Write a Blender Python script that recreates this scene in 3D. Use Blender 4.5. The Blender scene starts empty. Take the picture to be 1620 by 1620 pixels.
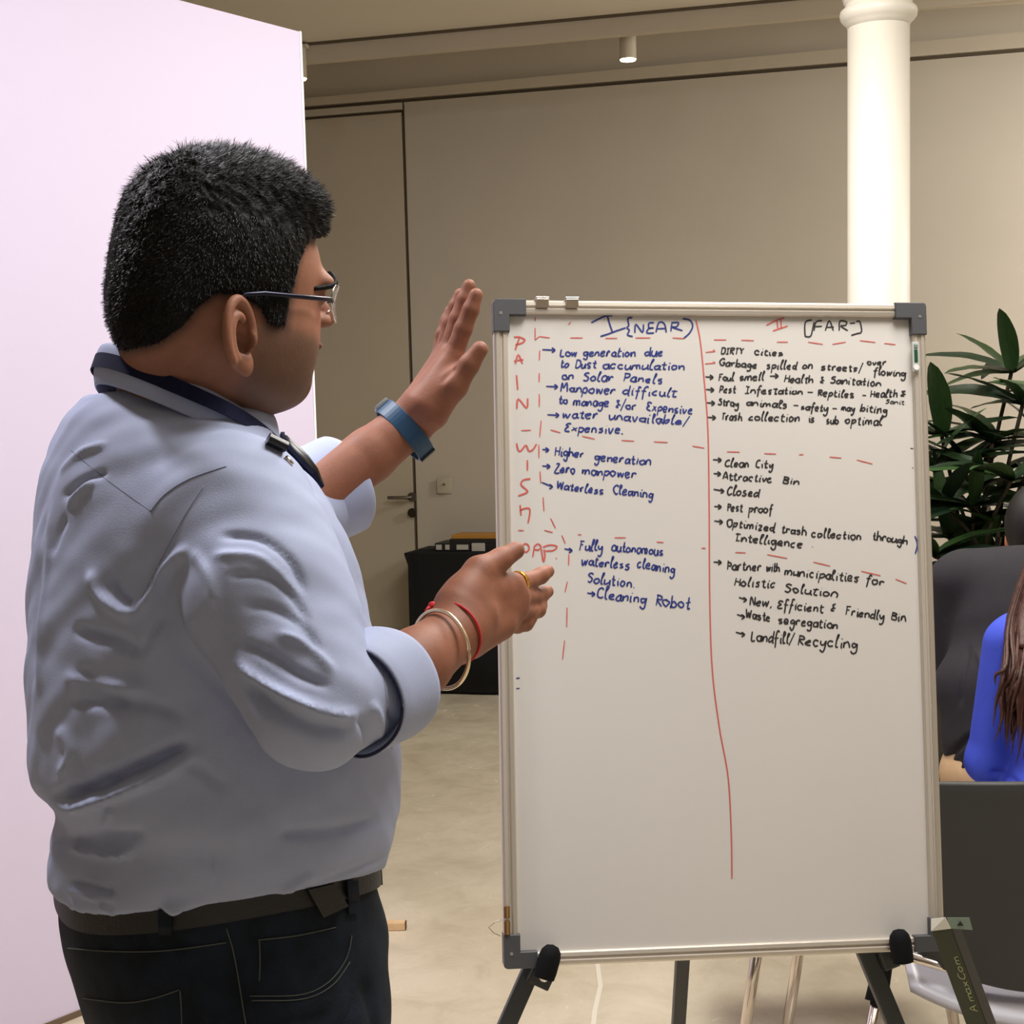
import bpy, bmesh, math, random
import numpy as np
from mathutils import Vector, Matrix
random.seed(7); rng = np.random.default_rng(7)
S = bpy.context.scene
C = S.collection

# ------------------------------------------------------------------ camera
F_PX = 2400.0; CYP = 900.0; CAM = np.array([0, 0, 1.45])
_p = math.atan(244/2400); _t = 0.025
_f = np.array([0, math.cos(_p), -math.sin(_p)])
_u0 = np.array([0, math.sin(_p), math.cos(_p)]); _r0 = np.array([1., 0, 0])
_r = _r0*math.cos(_t) - _u0*math.sin(_t)
_u = _u0*math.cos(_t) + _r0*math.sin(_t)
cd = bpy.data.cameras.new('camera'); cam = bpy.data.objects.new('camera', cd); C.objects.link(cam)
cd.sensor_fit = 'HORIZONTAL'; cd.sensor_width = 36; cd.lens = 36*F_PX/1620; cd.shift_y = (CYP-810)/1620; cd.clip_start = 0.05
M = Matrix.Identity(4)
for i in range(3):
    M[i][0] = _r[i]; M[i][1] = _u[i]; M[i][2] = -_f[i]; M[i][3] = CAM[i]
cam.matrix_world = M
S.camera = cam

def ray(px, py): return _f + _r*(px-810)/F_PX - _u*(py-CYP)/F_PX
def P(px, py, Y): return CAM + ray(px, py)*Y               # point at depth Y along the view axis
def G(px, py, z=0.0):                                       # point on a horizontal level
    d = ray(px, py); return CAM + d*((z-CAM[2])/d[2])
def PX(v):                                                  # world -> photo coordinates, depth
    q = np.asarray(v) - CAM
    z = q@_f
    return 810+F_PX*(q@_r)/z, CYP-F_PX*(q@_u)/z, z

# ------------------------------------------------------------------ colour management, world, lights
vs = S.view_settings
vs.view_transform = 'Standard'; vs.look = 'None'; vs.gamma = 1; vs.use_curve_mapping = False
vs.exposure = 0.0
W = bpy.data.worlds.new('world'); S.world = W; W.use_nodes = True
W.node_tree.nodes['Background'].inputs[0].default_value = (1, .97, .92, 1)
W.node_tree.nodes['Background'].inputs[1].default_value = 0.10

def light(name, kind, loc, target, power, col, size=0.3, size_y=None, spot=None, blend=.5):
    d = bpy.data.lights.new(name, kind); d.energy = power; d.color = col
    if kind == 'AREA':
        d.size = size
        if size_y: d.shape = 'RECTANGLE'; d.size_y = size_y
    else: d.shadow_soft_size = size
    if kind == 'SPOT': d.spot_size = math.radians(spot); d.spot_blend = blend
    o = bpy.data.objects.new(name, d); C.objects.link(o); o.location = loc
    o.rotation_euler = (Vector(target)-Vector(loc)).to_track_quat('-Z', 'Y').to_euler()
    return o
light('key_light', 'SPOT', (-1.15, 2.15, 3.05), (-0.55, 1.62, 1.2), 150, (.96, .95, 1.0), .10, spot=62, blend=.8)
light('panel_light', 'AREA', (-0.95, 2.0, 3.1), (-1.5, 3.2, 1.9), 20, (.90, .82, 1.0), .4)
light('ceiling_fill', 'AREA', (0.7, 1.75, 3.10), (0.4, 1.95, 0), 62, (1, .985, .96), 1.0, 1.0)
light('front_fill', 'AREA', (2.2, 1.3, 3.1), (0.9, 3.0, .6), 8, (1, .96, .90), 1.0, 1.0)
light('rear_fill', 'AREA', (0.6, -3.3, 1.7), (0.6, 3, 1.5), 12, (.97, .98, 1.0), 3.6, 1.8)  # added fill from behind the camera; no window is built there
light('column_light', 'SPOT', (-0.9, 4.5, 3.1), (1.19, 4.94, 1.7), 75, (1, .96, .88), .06, spot=70, blend=.6)
light('wall_light', 'AREA', (3.6, 5.6, 3.1), (3.1, 7.4, 1.2), 118, (1, .98, .94), 1.0, 1.0)
light('floor_light', 'AREA', (0.8, 3.7, 3.05), (0.6, 3.6, 0), 50, (1, .96, .88), .8, .8)

# ------------------------------------------------------------------ materials
def srgb(c):
    c = [x/255 for x in c]
    return tuple((x/12.92 if x <= .04045 else ((x+.055)/1.055)**2.4) for x in c)+(1,)
def mat(name, col, rough=.5, metal=0, noise=0, nscale=20, bump=0, bscale=60, spec=.5, trans=0, sss=0, emit=0,
        attr=False, coat=0, alpha=1, stretch=None, col2=None, detail=4):
    m = bpy.data.materials.new(name); m.use_nodes = True
    nt = m.node_tree; b = nt.nodes['Principled BSDF']; N = nt.nodes.new; L = nt.links.new
    c = srgb(col)
    b.inputs['Base Color'].default_value = c
    b.inputs['Roughness'].default_value = rough; b.inputs['Metallic'].default_value = metal
    b.inputs['Specular IOR Level'].default_value = spec
    b.inputs['Transmission Weight'].default_value = trans
    b.inputs['Coat Weight'].default_value = coat
    b.inputs['Alpha'].default_value = alpha
    if sss:
        b.inputs['Subsurface Weight'].default_value = sss
        b.inputs['Subsurface Radius'].default_value = (.01, .004, .002); b.inputs['Subsurface Scale'].default_value = .6
    if emit:
        b.inputs['Emission Color'].default_value = c; b.inputs['Emission Strength'].default_value = emit
    tc = N('ShaderNodeTexCoord'); vec = tc.outputs['Object']
    if stretch:
        mp = N('ShaderNodeMapping'); mp.inputs['Scale'].default_value = stretch; L(vec, mp.inputs[0]); vec = mp.outputs[0]
    src = None
    if attr:
        at = N('ShaderNodeAttribute'); at.attribute_name = 'tint'; src = at.outputs['Color']
    if noise or col2:
        n = N('ShaderNodeTexNoise'); n.inputs['Scale'].default_value = nscale; n.inputs['Detail'].default_value = detail; L(vec, n.inputs['Vector'])
        r = N('ShaderNodeValToRGB'); L(n.outputs[0], r.inputs[0])
        c2 = srgb(col2) if col2 else tuple(x*(1-noise) for x in c[:3])+(1,)
        r.color_ramp.elements[0].position = .35; r.color_ramp.elements[0].color = c2
        r.color_ramp.elements[1].position = .65; r.color_ramp.elements[1].color = c
        if attr:
            mx = N('ShaderNodeMix'); mx.data_type = 'RGBA'; mx.blend_type = 'MULTIPLY'; mx.inputs[0].default_value = 1
            r.color_ramp.elements[0].color = (1-noise,)*3+(1,); r.color_ramp.elements[1].color = (1, 1, 1, 1)
            L(src, mx.inputs[6]); L(r.outputs[0], mx.inputs[7]); src = mx.outputs[2]
        else: src = r.outputs[0]
    if src is not None: L(src, b.inputs['Base Color'])
    if bump:
        n2 = N('ShaderNodeTexNoise'); n2.inputs['Scale'].default_value = bscale; n2.inputs['Detail'].default_value = 3; L(vec, n2.inputs['Vector'])
        bp = N('ShaderNodeBump'); bp.inputs['Strength'].default_value = bump; bp.inputs['Distance'].default_value = .002
        L(n2.outputs[0], bp.inputs['Height']); L(bp.outputs[0], b.inputs['Normal'])
    return m

# ------------------------------------------------------------------ object helpers
def tag(o, label=None, cat=None, group=None, kind=None):
    if label: o['label'] = label
    if cat: o['category'] = cat
    if group: o['group'] = group
    if kind: o['kind'] = kind
    return o
def thing(name, loc, label, cat, group=None):
    o = bpy.data.objects.new(name, None); C.objects.link(o); o.location = Vector(loc); o.empty_display_size = .05
    return tag(o, label, cat, group)
def mesh(name, V, Fc, m, smooth=True):
    me = bpy.data.meshes.new(name)
    if isinstance(V, np.ndarray): V = V.astype(float)
    if isinstance(Fc, np.ndarray) and len(Fc):
        n, k = Fc.shape
        me.vertices.add(len(V)); me.vertices.foreach_set('co', np.ascontiguousarray(V, dtype=np.float32).ravel())
        me.loops.add(n*k); me.loops.foreach_set('vertex_index', Fc.astype(np.int32).ravel())
        me.polygons.add(n); me.polygons.foreach_set('loop_start', (np.arange(n)*k).astype(np.int32))
        me.update(calc_edges=True); me.validate()
    else:
        me.from_pydata([tuple(v) for v in V], [], [tuple(int(i) for i in f) for f in Fc])
    me.polygons.foreach_set('use_smooth', [smooth]*len(me.polygons))
    if m: me.materials.append(m)
    return me
def world_of(o):
    p = Vector((0, 0, 0))
    while o is not None: p += o.location; o = o.parent
    return p
def put(name, V, Fc, m, parent=None, smooth=True, base=None, fix=False):
    """V in world space.  Origin goes to the parent's origin (or base)."""
    V = np.asarray(V, float)
    if parent is not None: org = np.array(world_of(parent))
    else: org = np.array(base) if base is not None else np.array([V[:, 0].mean(), V[:, 1].mean(), V[:, 2].min()])
    me = mesh(name, V-org, Fc, m, smooth)
    if fix:
        bm = bmesh.new(); bm.from_mesh(me); bmesh.ops.recalc_face_normals(bm, faces=bm.faces); bm.to_mesh(me); bm.free()
    o = bpy.data.objects.new(name, me); C.objects.link(o)
    if parent is not None: o.parent = parent
    else: o.location = Vector(org)
    return o
def flat_by_angle(o, deg=35):
    me = o.data
    bm = bmesh.new(); bm.from_mesh(me)
    for e in bm.edges:
        if len(e.link_faces) == 2 and e.calc_face_angle(0) > math.radians(deg): e.smooth = False
    bm.to_mesh(me); bm.free()

class MB:
    def __init__(s): s.v = []; s.f = []
    def add(s, V, Fc):
        n = len(s.v); s.v += [tuple(map(float, v)) for v in V]; s.f += [tuple(int(i)+n for i in f) for f in Fc]; return s
    def box(s, c, size, R=None, bev=0):
        """box with optional chamfer"""
        bm = bmesh.new(); bmesh.ops.create_cube(bm, size=1)
        for v in bm.verts: v.co = Vector((v.co.x*size[0], v.co.y*size[1], v.co.z*size[2]))
        if bev: bmesh.ops.bevel(bm, geom=list(bm.edges), offset=bev, segments=2, affect='EDGES', profile=.6)
        R = np.eye(3) if R is None else np.asarray(R)
        V = [np.asarray(c)+R@np.array(v.co) for v in bm.verts]; bm.verts.index_update()
        s.add(V, [[v.index for v in f.verts] for f in bm.faces]); bm.free(); return s
    def tube(s, pts, r, n=12, cap=True, flat=1.0, up=None):
        pts = [np.asarray(p, float) for p in pts]
        rs = r if hasattr(r, '__len__') else [r]*len(pts)
        V = []; prev = None
        for i, p in enumerate(pts):
            t = pts[min(i+1, len(pts)-1)]-pts[max(i-1, 0)]; t = t/(np.linalg.norm(t)+1e-9)
            if prev is None:
                a = np.array(up if up is not None else ([0, 0, 1] if abs(t[2]) < .9 else [1, 0, 0]), float)
            else: a = prev
            a = a-t*(a@t); a /= np.linalg.norm(a)+1e-9; prev = a; b = np.cross(t, a)
            for k in range(n):
                q = 2*math.pi*k/n; V.append(p+rs[i]*(a*math.cos(q)*flat+b*math.sin(q)))
        Fc = []
        for i in range(len(pts)-1):
            for k in range(n): Fc.append((i*n+k, i*n+(k+1) % n, (i+1)*n+(k+1) % n, (i+1)*n+k))
        if cap: Fc += [tuple(range(n))[::-1], tuple((len(pts)-1)*n+k for k in range(n))]
        return s.add(V, Fc)
    def loop_tube(s, pts, r, n=10, flat=1.0, ups=None):
        pts = [np.asarray(p, float) for p in pts]; m = len(pts); V = []
        for i, p in enumerate(pts):
            t = pts[(i+1) % m]-pts[i-1]; t /= np.linalg.norm(t)+1e-9
            a = np.array(ups[i] if ups is not None else [0, 0, 1], float); a -= t*(a@t); a /= np.linalg.norm(a)+1e-9; b = np.cross(t, a)
            rr = r[i] if hasattr(r, '__len__') else r
            for k in range(n):
                q = 2*math.pi*k/n; V.append(p+rr*(a*math.cos(q)*flat+b*math.sin(q)))
        return s.add(V, [(i*n+k, i*n+(k+1) % n, ((i+1) % m)*n+(k+1) % n, ((i+1) % m)*n+k) for i in range(m) for k in range(n)])
    def lathe(s, c, prof, n=48, axis=None):
        """prof: list of (radius, height along axis)"""
        ax = np.array([0, 0, 1.]) if axis is None else np.asarray(axis, float)/np.linalg.norm(axis)
        a = np.cross(ax, [1, 0, 0] if abs(ax[0]) < .9 else [0, 1, 0]); a /= np.linalg.norm(a); b = np.cross(ax, a)
        V = [np.asarray(c)+ax*h+r*(a*math.cos(2*math.pi*k/n)+b*math.sin(2*math.pi*k/n)) for r, h in prof for k in range(n)]
        Fc = [(i*n+k, i*n+(k+1) % n, (i+1)*n+(k+1) % n, (i+1)*n+k) for i in range(len(prof)-1) for k in range(n)]
        Fc += [tuple(range(n))[::-1], tuple((len(prof)-1)*n+k for k in range(n))]
        return s.add(V, Fc)
    def build(s, name, m, parent=None, smooth=False, base=None, angle=None):
        o = put(name, np.array(s.v), s.f, m, parent, smooth or angle is not None, base, fix=True)
        if angle is not None: flat_by_angle(o, angle)
        return o

# ------------------------------------------------------------------ signed-distance modelling
class Field:
    def __init__(s, lo, hi, h):
        s.lo = np.array(lo, float); s.h = h
        n = np.ceil((np.array(hi)-s.lo)/h).astype(int)+1; s.n = n
        s.V = np.full(n, .08, np.float32)
        s.ax = [(s.lo[i]+h*np.arange(n[i])).astype(np.float32) for i in range(3)]
    def _sl(s, lo, hi):
        a = np.clip(np.floor((np.array(lo)-s.lo)/s.h).astype(int), 0, s.n); b = np.clip(np.ceil((np.array(hi)-s.lo)/s.h).astype(int)+1, 0, s.n)
        return tuple(slice(int(x), int(y)) for x, y in zip(a, b))
    def apply(s, fn, lo, hi, k=.01, op='u', pad=.06):
        sl = s._sl(np.array(lo)-pad, np.array(hi)+pad)
        if any(q.stop <= q.start for q in sl): return s
        X = s.ax[0][sl[0]][:, None, None]; Y = s.ax[1][sl[1]][None, :, None]; Z = s.ax[2][sl[2]][None, None, :]
        d = fn(X, Y, Z); v = s.V[sl]
        if op == 'u':
            hh = np.clip(.5+.5*(v-d)/k, 0, 1); s.V[sl] = v+(d-v)*hh-k*hh*(1-hh)
        elif op == 's':                                     # smooth subtraction
            d = -d; hh = np.clip(.5-.5*(v-d)/k, 0, 1); s.V[sl] = v+(d-v)*hh+k*hh*(1-hh)
        elif op == 'i':
            hh = np.clip(.5-.5*(v-d)/k, 0, 1); s.V[sl] = v+(d-v)*hh+k*hh*(1-hh)
        return s
    def cap(s, a, b, ra, rb=None, k=.01, op='u', squash=None):
        a = np.array(a, float); b = np.array(b, float); rb = ra if rb is None else rb; ab = b-a; L2 = ab@ab+1e-12
        def fn(X, Y, Z):
            t = np.clip(((X-a[0])*ab[0]+(Y-a[1])*ab[1]+(Z-a[2])*ab[2])/L2, 0, 1)
            dx = X-a[0]-t*ab[0]; dy = Y-a[1]-t*ab[1]; dz = Z-a[2]-t*ab[2]
            if squash is not None:                          # (axis, factor): thinner along that axis
                ax, q = squash; w = dx*ax[0]+dy*ax[1]+dz*ax[2]; e = 1/q-1
                dx = dx+w*ax[0]*e; dy = dy+w*ax[1]*e; dz = dz+w*ax[2]*e
                return (np.sqrt(dx*dx+dy*dy+dz*dz)-(ra+(rb-ra)*t))*min(1, (q+1)/2)
            return np.sqrt(dx*dx+dy*dy+dz*dz)-(ra+(rb-ra)*t)
        m = max(ra, rb); return s.apply(fn, np.minimum(a, b)-m, np.maximum(a, b)+m, k, op)
    def ell(s, c, r, R=None, k=.01, op='u'):
        c = np.array(c, float); R = np.eye(3) if R is None else np.asarray(R)
        def fn(X, Y, Z):
            dx = X-c[0]; dy = Y-c[1]; dz = Z-c[2]
            q = [(dx*R[0][i]+dy*R[1][i]+dz*R[2][i])/r[i] for i in range(3)]
            k0 = np.sqrt(q[0]**2+q[1]**2+q[2]**2); k1 = np.sqrt((q[0]/r[0])**2+(q[1]/r[1])**2+(q[2]/r[2])**2)+1e-6
            return k0*(k0-1)/k1
        m = max(r); return s.apply(fn, c-m, c+m, k, op)
    def mesh(s):
        V = s.V.copy(); V[[0, -1]] = .05; V[:, [0, -1]] = .05; V[:, :, [0, -1]] = .05
        ins = V < 0; n = V.shape
        cs = tuple(k-1 for k in n)
        cnt = np.zeros(cs, np.uint8)
        for dx in (0, 1):
            for dy in (0, 1):
                for dz in (0, 1): cnt += ins[dx:dx+cs[0], dy:dy+cs[1], dz:dz+cs[2]]
        cells = np.argwhere((cnt > 0) & (cnt < 8)); idx = np.full(cs, -1, np.int32)
        idx[cells[:, 0], cells[:, 1], cells[:, 2]] = np.arange(len(cells))
        acc = np.zeros((len(cells), 3)); num = np.zeros(len(cells))
        cr = [(a, b, c) for a in (0, 1) for b in (0, 1) for c in (0, 1)]
        val = {q: V[cells[:, 0]+q[0], cells[:, 1]+q[1], cells[:, 2]+q[2]] for q in cr}
        for q in cr:
            for ax in range(3):
                if q[ax] == 1: continue
                q2 = list(q); q2[ax] = 1; q2 = tuple(q2)
                a, b = val[q], val[q2]; msk = (a < 0) != (b < 0)
                t = np.where(msk, a/(a-b+1e-12), 0)
                p = np.tile(np.array(q, float), (len(cells), 1)); p[:, ax] += t
                acc[msk] += p[msk]; num[msk] += 1
        P3 = s.lo+(cells+acc/num[:, None])*s.h
        faces = []
        for ax in range(3):
            b, c = (ax+1) % 3, (ax+2) % 3
            sl0 = [slice(None)]*3; sl1 = [slice(None)]*3; sl0[ax] = slice(0, n[ax]-1); sl1[ax] = slice(1, n[ax])
            i0 = ins[tuple(sl0)]; i1 = ins[tuple(sl1)]
            e = np.argwhere(i0 != i1); e = e[(e[:, b] > 0) & (e[:, c] > 0) & (e[:, b] < n[b]-1) & (e[:, c] < n[c]-1)]
            def at(db, dc):
                q = e.copy(); q[:, b] += db; q[:, c] += dc; return idx[q[:, 0], q[:, 1], q[:, 2]]
            quad = np.stack([at(-1, -1), at(0, -1), at(0, 0), at(-1, 0)], 1)
            fl = ~i0[e[:, 0], e[:, 1], e[:, 2]]
            quad[fl] = quad[fl][:, ::-1]; faces.append(quad)
        Fc = np.concatenate(faces); Fc = Fc[(Fc >= 0).all(1)]
        return P3, Fc
def vnormals(V, Fc):
    n = np.cross(V[Fc[:, 2]]-V[Fc[:, 0]], V[Fc[:, 3]]-V[Fc[:, 1]]); N = np.zeros_like(V)
    for k in range(4): np.add.at(N, Fc[:, k], n)
    return N/(np.linalg.norm(N, axis=1)[:, None]+1e-12)
def relax(V, Fc, it=2, w=.5):
    e = np.concatenate([Fc[:, [0, 1]], Fc[:, [1, 2]], Fc[:, [2, 3]], Fc[:, [3, 0]]]); e = np.concatenate([e, e[:, ::-1]])
    d = np.bincount(e[:, 0], minlength=len(V))[:, None]+1e-9
    for _ in range(it):
        A = np.stack([np.bincount(e[:, 0], weights=V[e[:, 1], i], minlength=len(V)) for i in range(3)], 1)
        V = V+(A/d-V)*w
    return V
def seg_dist(x, y, pts):
    """distance of 2-D points to a polyline, and position along it 0..1"""
    best = np.full(x.shape, 1e9); par = np.zeros(x.shape); L = [0]
    for a, b in zip(pts[:-1], pts[1:]): L.append(L[-1]+math.hypot(b[0]-a[0], b[1]-a[1]))
    for i, (a, b) in enumerate(zip(pts[:-1], pts[1:])):
        dx, dy = b[0]-a[0], b[1]-a[1]; q = dx*dx+dy*dy+1e-9
        t = np.clip(((x-a[0])*dx+(y-a[1])*dy)/q, 0, 1); d = np.hypot(x-a[0]-t*dx, y-a[1]-t*dy)
        m = d < best; best[m] = d[m]; par[m] = (L[i]+t[m]*(L[i+1]-L[i]))/L[-1]
    return best, par
def spline(pts, n=6, closed=False):
    pts = [np.array(p, float) for p in pts]; m = len(pts); out = []
    if m < 3 and not closed: return pts
    rngi = range(m) if closed else range(m-1)
    for i in rngi:
        g = (lambda j: pts[j % m]) if closed else (lambda j: pts[min(max(j, 0), m-1)])
        p0, p1, p2, p3 = g(i-1), g(i), g(i+1), g(i+2)
        for k in range(n):
            t = k/n; out.append(.5*((2*p1)+(-p0+p2)*t+(2*p0-5*p1+4*p2-p3)*t*t+(-p0+3*p1-3*p2+p3)*t**3))
    if not closed: out.append(pts[-1])
    return out
def set_tint(o, cols):
    a = o.data.color_attributes.new('tint', 'FLOAT_COLOR', 'POINT')
    a.data.foreach_set('color', np.concatenate([cols, np.ones((len(cols), 1))], 1).astype(np.float32).ravel())
exec_parts = []

# ================================================================== ROOM
WN = np.array([.257, .9664, 0]); WD = np.array([.9664, -.257, 0])       # back wall: normal (away), direction to the right
YW = 8.23
def wallp(px, py, off=0.0):                                          # hit on the back wall plane (through (0,YW,0)), pulled off towards us
    d = ray(px, py); D0 = np.array([0, YW-off, 0]); return CAM+d*(((D0-CAM)@WN)/(d@WN))
def WL(s, z, off=0.0): return np.array([0, YW, 0])+WD*s-WN*off+np.array([0, 0, z])
RW = np.stack([WD, WN, [0, 0, 1]], 1)
m_wall = mat('wall_paint', (196, 186, 170), .85, noise=.04, nscale=2.5, bump=.12, bscale=90)
m_ceil = mat('ceiling_paint', (226, 218, 203), .9, noise=.03, nscale=2)
m_beam = mat('beam_paint', (198, 187, 168), .85, noise=.03, nscale=3)
m_door = mat('door_paint', (190, 179, 158), .6, noise=.03, nscale=3)
m_dark = mat('gap_shade', (104, 90, 70), .9)  # colour painted dark for the shade in gaps and the socket hole
m_white = mat('column_paint', (240, 234, 222), .45, noise=.02, nscale=8)

def struct(o): o['kind'] = 'structure'; return o
# floor : polished pale stone with cloudy veins and fine joints
def floor_mat():
    m = bpy.data.materials.new('polished_stone'); m.use_nodes = True; nt = m.node_tree; N = nt.nodes.new; L = nt.links.new
    b = nt.nodes['Principled BSDF']; tc = N('ShaderNodeTexCoord')
    n1 = N('ShaderNodeTexNoise'); n1.inputs['Scale'].default_value = 1.4; n1.inputs['Detail'].default_value = 7; n1.inputs['Distortion'].default_value = 1.2
    n2 = N('ShaderNodeTexNoise'); n2.inputs['Scale'].default_value = 7; n2.inputs['Detail'].default_value = 8; n2.inputs['Roughness'].default_value = .7; n2.inputs['Distortion'].default_value = .6
    L(tc.outputs['Object'], n1.inputs['Vector']); L(tc.outputs['Object'], n2.inputs['Vector'])
    r1 = N('ShaderNodeValToRGB'); r1.color_ramp.elements[0].position = .3; r1.color_ramp.elements[0].color = srgb((204, 192, 168)); r1.color_ramp.elements[1].position = .68; r1.color_ramp.elements[1].color = srgb((222, 211, 190))
    r2 = N('ShaderNodeValToRGB'); r2.color_ramp.elements[0].position = .36; r2.color_ramp.elements[0].color = (.84, .82, .79, 1); r2.color_ramp.elements[1].position = .55; r2.color_ramp.elements[1].color = (1, 1, 1, 1)
    L(n1.outputs[0], r1.inputs[0]); L(n2.outputs[0], r2.inputs[0])
    mx = N('ShaderNodeMix'); mx.data_type = 'RGBA'; mx.blend_type = 'MULTIPLY'; mx.inputs[0].default_value = .7
    L(r1.outputs[0], mx.inputs[6]); L(r2.outputs[0], mx.inputs[7]); L(mx.outputs[2], b.inputs['Base Color'])
    rr = N('ShaderNodeMapRange'); rr.inputs[3].default_value = .16; rr.inputs[4].default_value = .34; L(n2.outputs[0], rr.inputs[0]); L(rr.outputs[0], b.inputs['Roughness'])
    bp = N('ShaderNodeBump'); bp.inputs['Strength'].default_value = .08; bp.inputs['Distance'].default_value = .002; L(n2.outputs[0], bp.inputs['Height']); L(bp.outputs[0], b.inputs['Normal'])
    return m
m_floor = floor_mat()
X0, X1, Y0 = -4.6, 5.6, -3.6
yb = lambda x: YW-x*.266
def slab(name, x0, x1, y0, m, z0, z1, back=None):
    back = back or yb
    V = [(x0, y0, z0), (x1, y0, z0), (x1, back(x1), z0), (x0, back(x0), z0), (x0, y0, z1), (x1, y0, z1), (x1, back(x1), z1), (x0, back(x0), z1)]
    return struct(put(name, V, [(0, 3, 2, 1), (4, 5, 6, 7), (0, 1, 5, 4), (1, 2, 6, 5), (2, 3, 7, 6), (3, 0, 4, 7)], m, smooth=False, base=(0, 0, z1 if z1 <= 0 else z0)))
bf = 6.86; _q = np.array([0, bf, 0]); ZC = float((CAM+ray(810, 38)*((_q-CAM)@WN/(ray(810, 38)@WN)))[2]); ZC2 = ZC+.4                                  # ceiling, ceiling behind the beam, beam face distance at x = 0
slab('floor', X0, X1, Y0, m_floor, -.1, 0)
slab('ceiling', X0, X1, Y0, m_ceil, ZC, ZC+.5, back=lambda x: bf-.266*x)
# pale joint running across the stone floor
js = [G(945, 1523), G(950, 1560), G(941, 1600), G(936, 1650)]
mb = MB()
for a, b in zip(js[:-1], js[1:]):
    w = np.array([.006, 0, 0]); z = np.array([0, 0, .0012]); mb.add([a-w+z, a+w+z, b+w+z, b-w+z], [(0, 1, 2, 3)])
o = mb.build('trim_1', mat('joint_filler', (228, 219, 202), .4)); struct(o)
# back wall: upper wall + cladding standing 3 cm proud with a dark strip for the shade on top
mb = MB(); L0 = -4.5; L1 = 5.6
mb.box(WL((L0+L1)/2, 1.8, -.11), (L1-L0, .2, 3.64), RW)
struct(mb.build('wall_back', m_wall))
zcl = wallp(810, 147, .03)[2]
dL = wallp(300, 600)@WD; dR = (wallp(652, 600)-[0, YW, 0])@WD; dL = dR-.95
zd = wallp(640, 177, .0)[2]
mb = MB()                                                          # cladding leaves the doorway free
mb.box(WL((dR+L1)/2+.006, zcl/2, .012), (L1-dR-.012, .035, zcl-.004), RW, .003)
mb.box(WL((dL+L0)/2-.006, zcl/2, .012), (dL-L0-.012, .035, zcl-.004), RW, .003)
mb.box(WL((dL+dR)/2, (zd+zcl)/2+.004, .012), (dR-dL, .035, zcl-zd-.012), RW, .003)
struct(mb.build('trim_2', m_wall))
mb = MB(); mb.box(WL(.0+(L0+L1)/2, zcl+.012, -.005), (L1-L0, .012, .012), RW)
struct(mb.build('trim_3', m_dark))
# narrow ledge above the cladding that widens to the right
mb = MB(); w0, w1 = .012, .10; sA_, sB_ = L0, L1
mb.add([WL(s, z, o) for o in (-.01, .03) for s, z in ((sA_, zcl+.018), (sB_, zcl+.018), (sB_, zcl+.018+w1), (sA_, zcl+.018+w0))], [(3, 2, 1, 0), (4, 5, 6, 7), (0, 1, 5, 4), (1, 2, 6, 5), (2, 3, 7, 6), (3, 0, 4, 7)])
struct(mb.build('trim_4', m_beam))
# door, a dark sheet for the shade in its gap, and its hardware
door = struct(MB().box(WL((dL+dR)/2, zd/2, .008), (dR-dL-.014, .035, zd-.012), RW, .002).build('door_1', m_door))
mb = MB(); mb.box(WL((dL+dR)/2, zd/2+.004, -.002), (dR-dL+.012, .012, zd+.008), RW); struct(mb.build('trim_5', m_dark))
m_steel = mat('brushed_steel', (120, 112, 104), .35, metal=.9)
h = wallp(654, 786, .03)
mb = MB(); mb.lathe(h-WN*.03, [(.0, 0), (.026, 0), (.026, .008), (.02, .010), (0, .010)], 24, axis=WN)
mb.tube([h-WN*.02, h-WN*.06, h-WN*.068-WD*.012, h-WN*.068-WD*.125], .0095, 12)
mb.build('door_handle', m_steel, door, angle=40)
k = wallp(654, 811, .03)
MB().lathe(k-WN*.03, [(0, -.002), (.022, -.002), (.026, .004), (.026, .010), (0, .010)], 24, axis=WN).build('lock_rosette', mat('dark_steel', (66, 58, 50), .4, metal=.8), door, angle=40)
sp = wallp(703, 768, .05)
ws = thing('wall_socket', sp, 'small beige socket plate on the wall right of the door', 'wall socket')
MB().box(sp, (.085, .006, .085), RW, .002).build('plate', m_door, ws, angle=40)
MB().lathe(sp-WN*.011+np.array([0, 0, .006]), [(0, 0), (.007, 0), (.007, .003), (0, .003)], 16, axis=WN).build('socket_hole', m_dark, ws)
# dropped beam in front of the wall and the higher ceiling strip behind it
def BL(s, z, off=0): return np.array([0, bf, 0])+WD*s+WN*off+np.array([0, 0, z])
zb = (CAM+ray(810, 71)*((np.array([0, bf, 0])-CAM)@WN/(ray(810, 71)@WN)))[2]
struct(MB().box(BL(.5, (zb+ZC2)/2, .02), (10.5, .04, ZC2-zb), RW, .004).build('trim_6', m_beam))
struct(MB().box(BL(.5, ZC2+.05, .6), (10.5, 1.4, .1), RW).build('trim_7', m_ceil))
m_shade_line = mat('shadow_line', (96, 84, 66), .9)  # darker colour standing for the shade line between ceiling and beam
struct(MB().box(BL(.5, ZC-.006, -.004), (10.5, .010, .012), RW).build('trim_8', m_shade_line))
# other walls (outside the picture)
for nm, c, sz in (('wall_left', (X0-.1, 3.0, 1.8), (.2, 13.5, 3.7)), ('wall_right', (X1+.1, 3.0, 1.8), (.2, 13.5, 3.7)), ('wall_front', (.5, Y0-.1, 1.8), (10.6, .2, 3.7))):
    struct(MB().box(c, sz).build(nm, m_wall))

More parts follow.
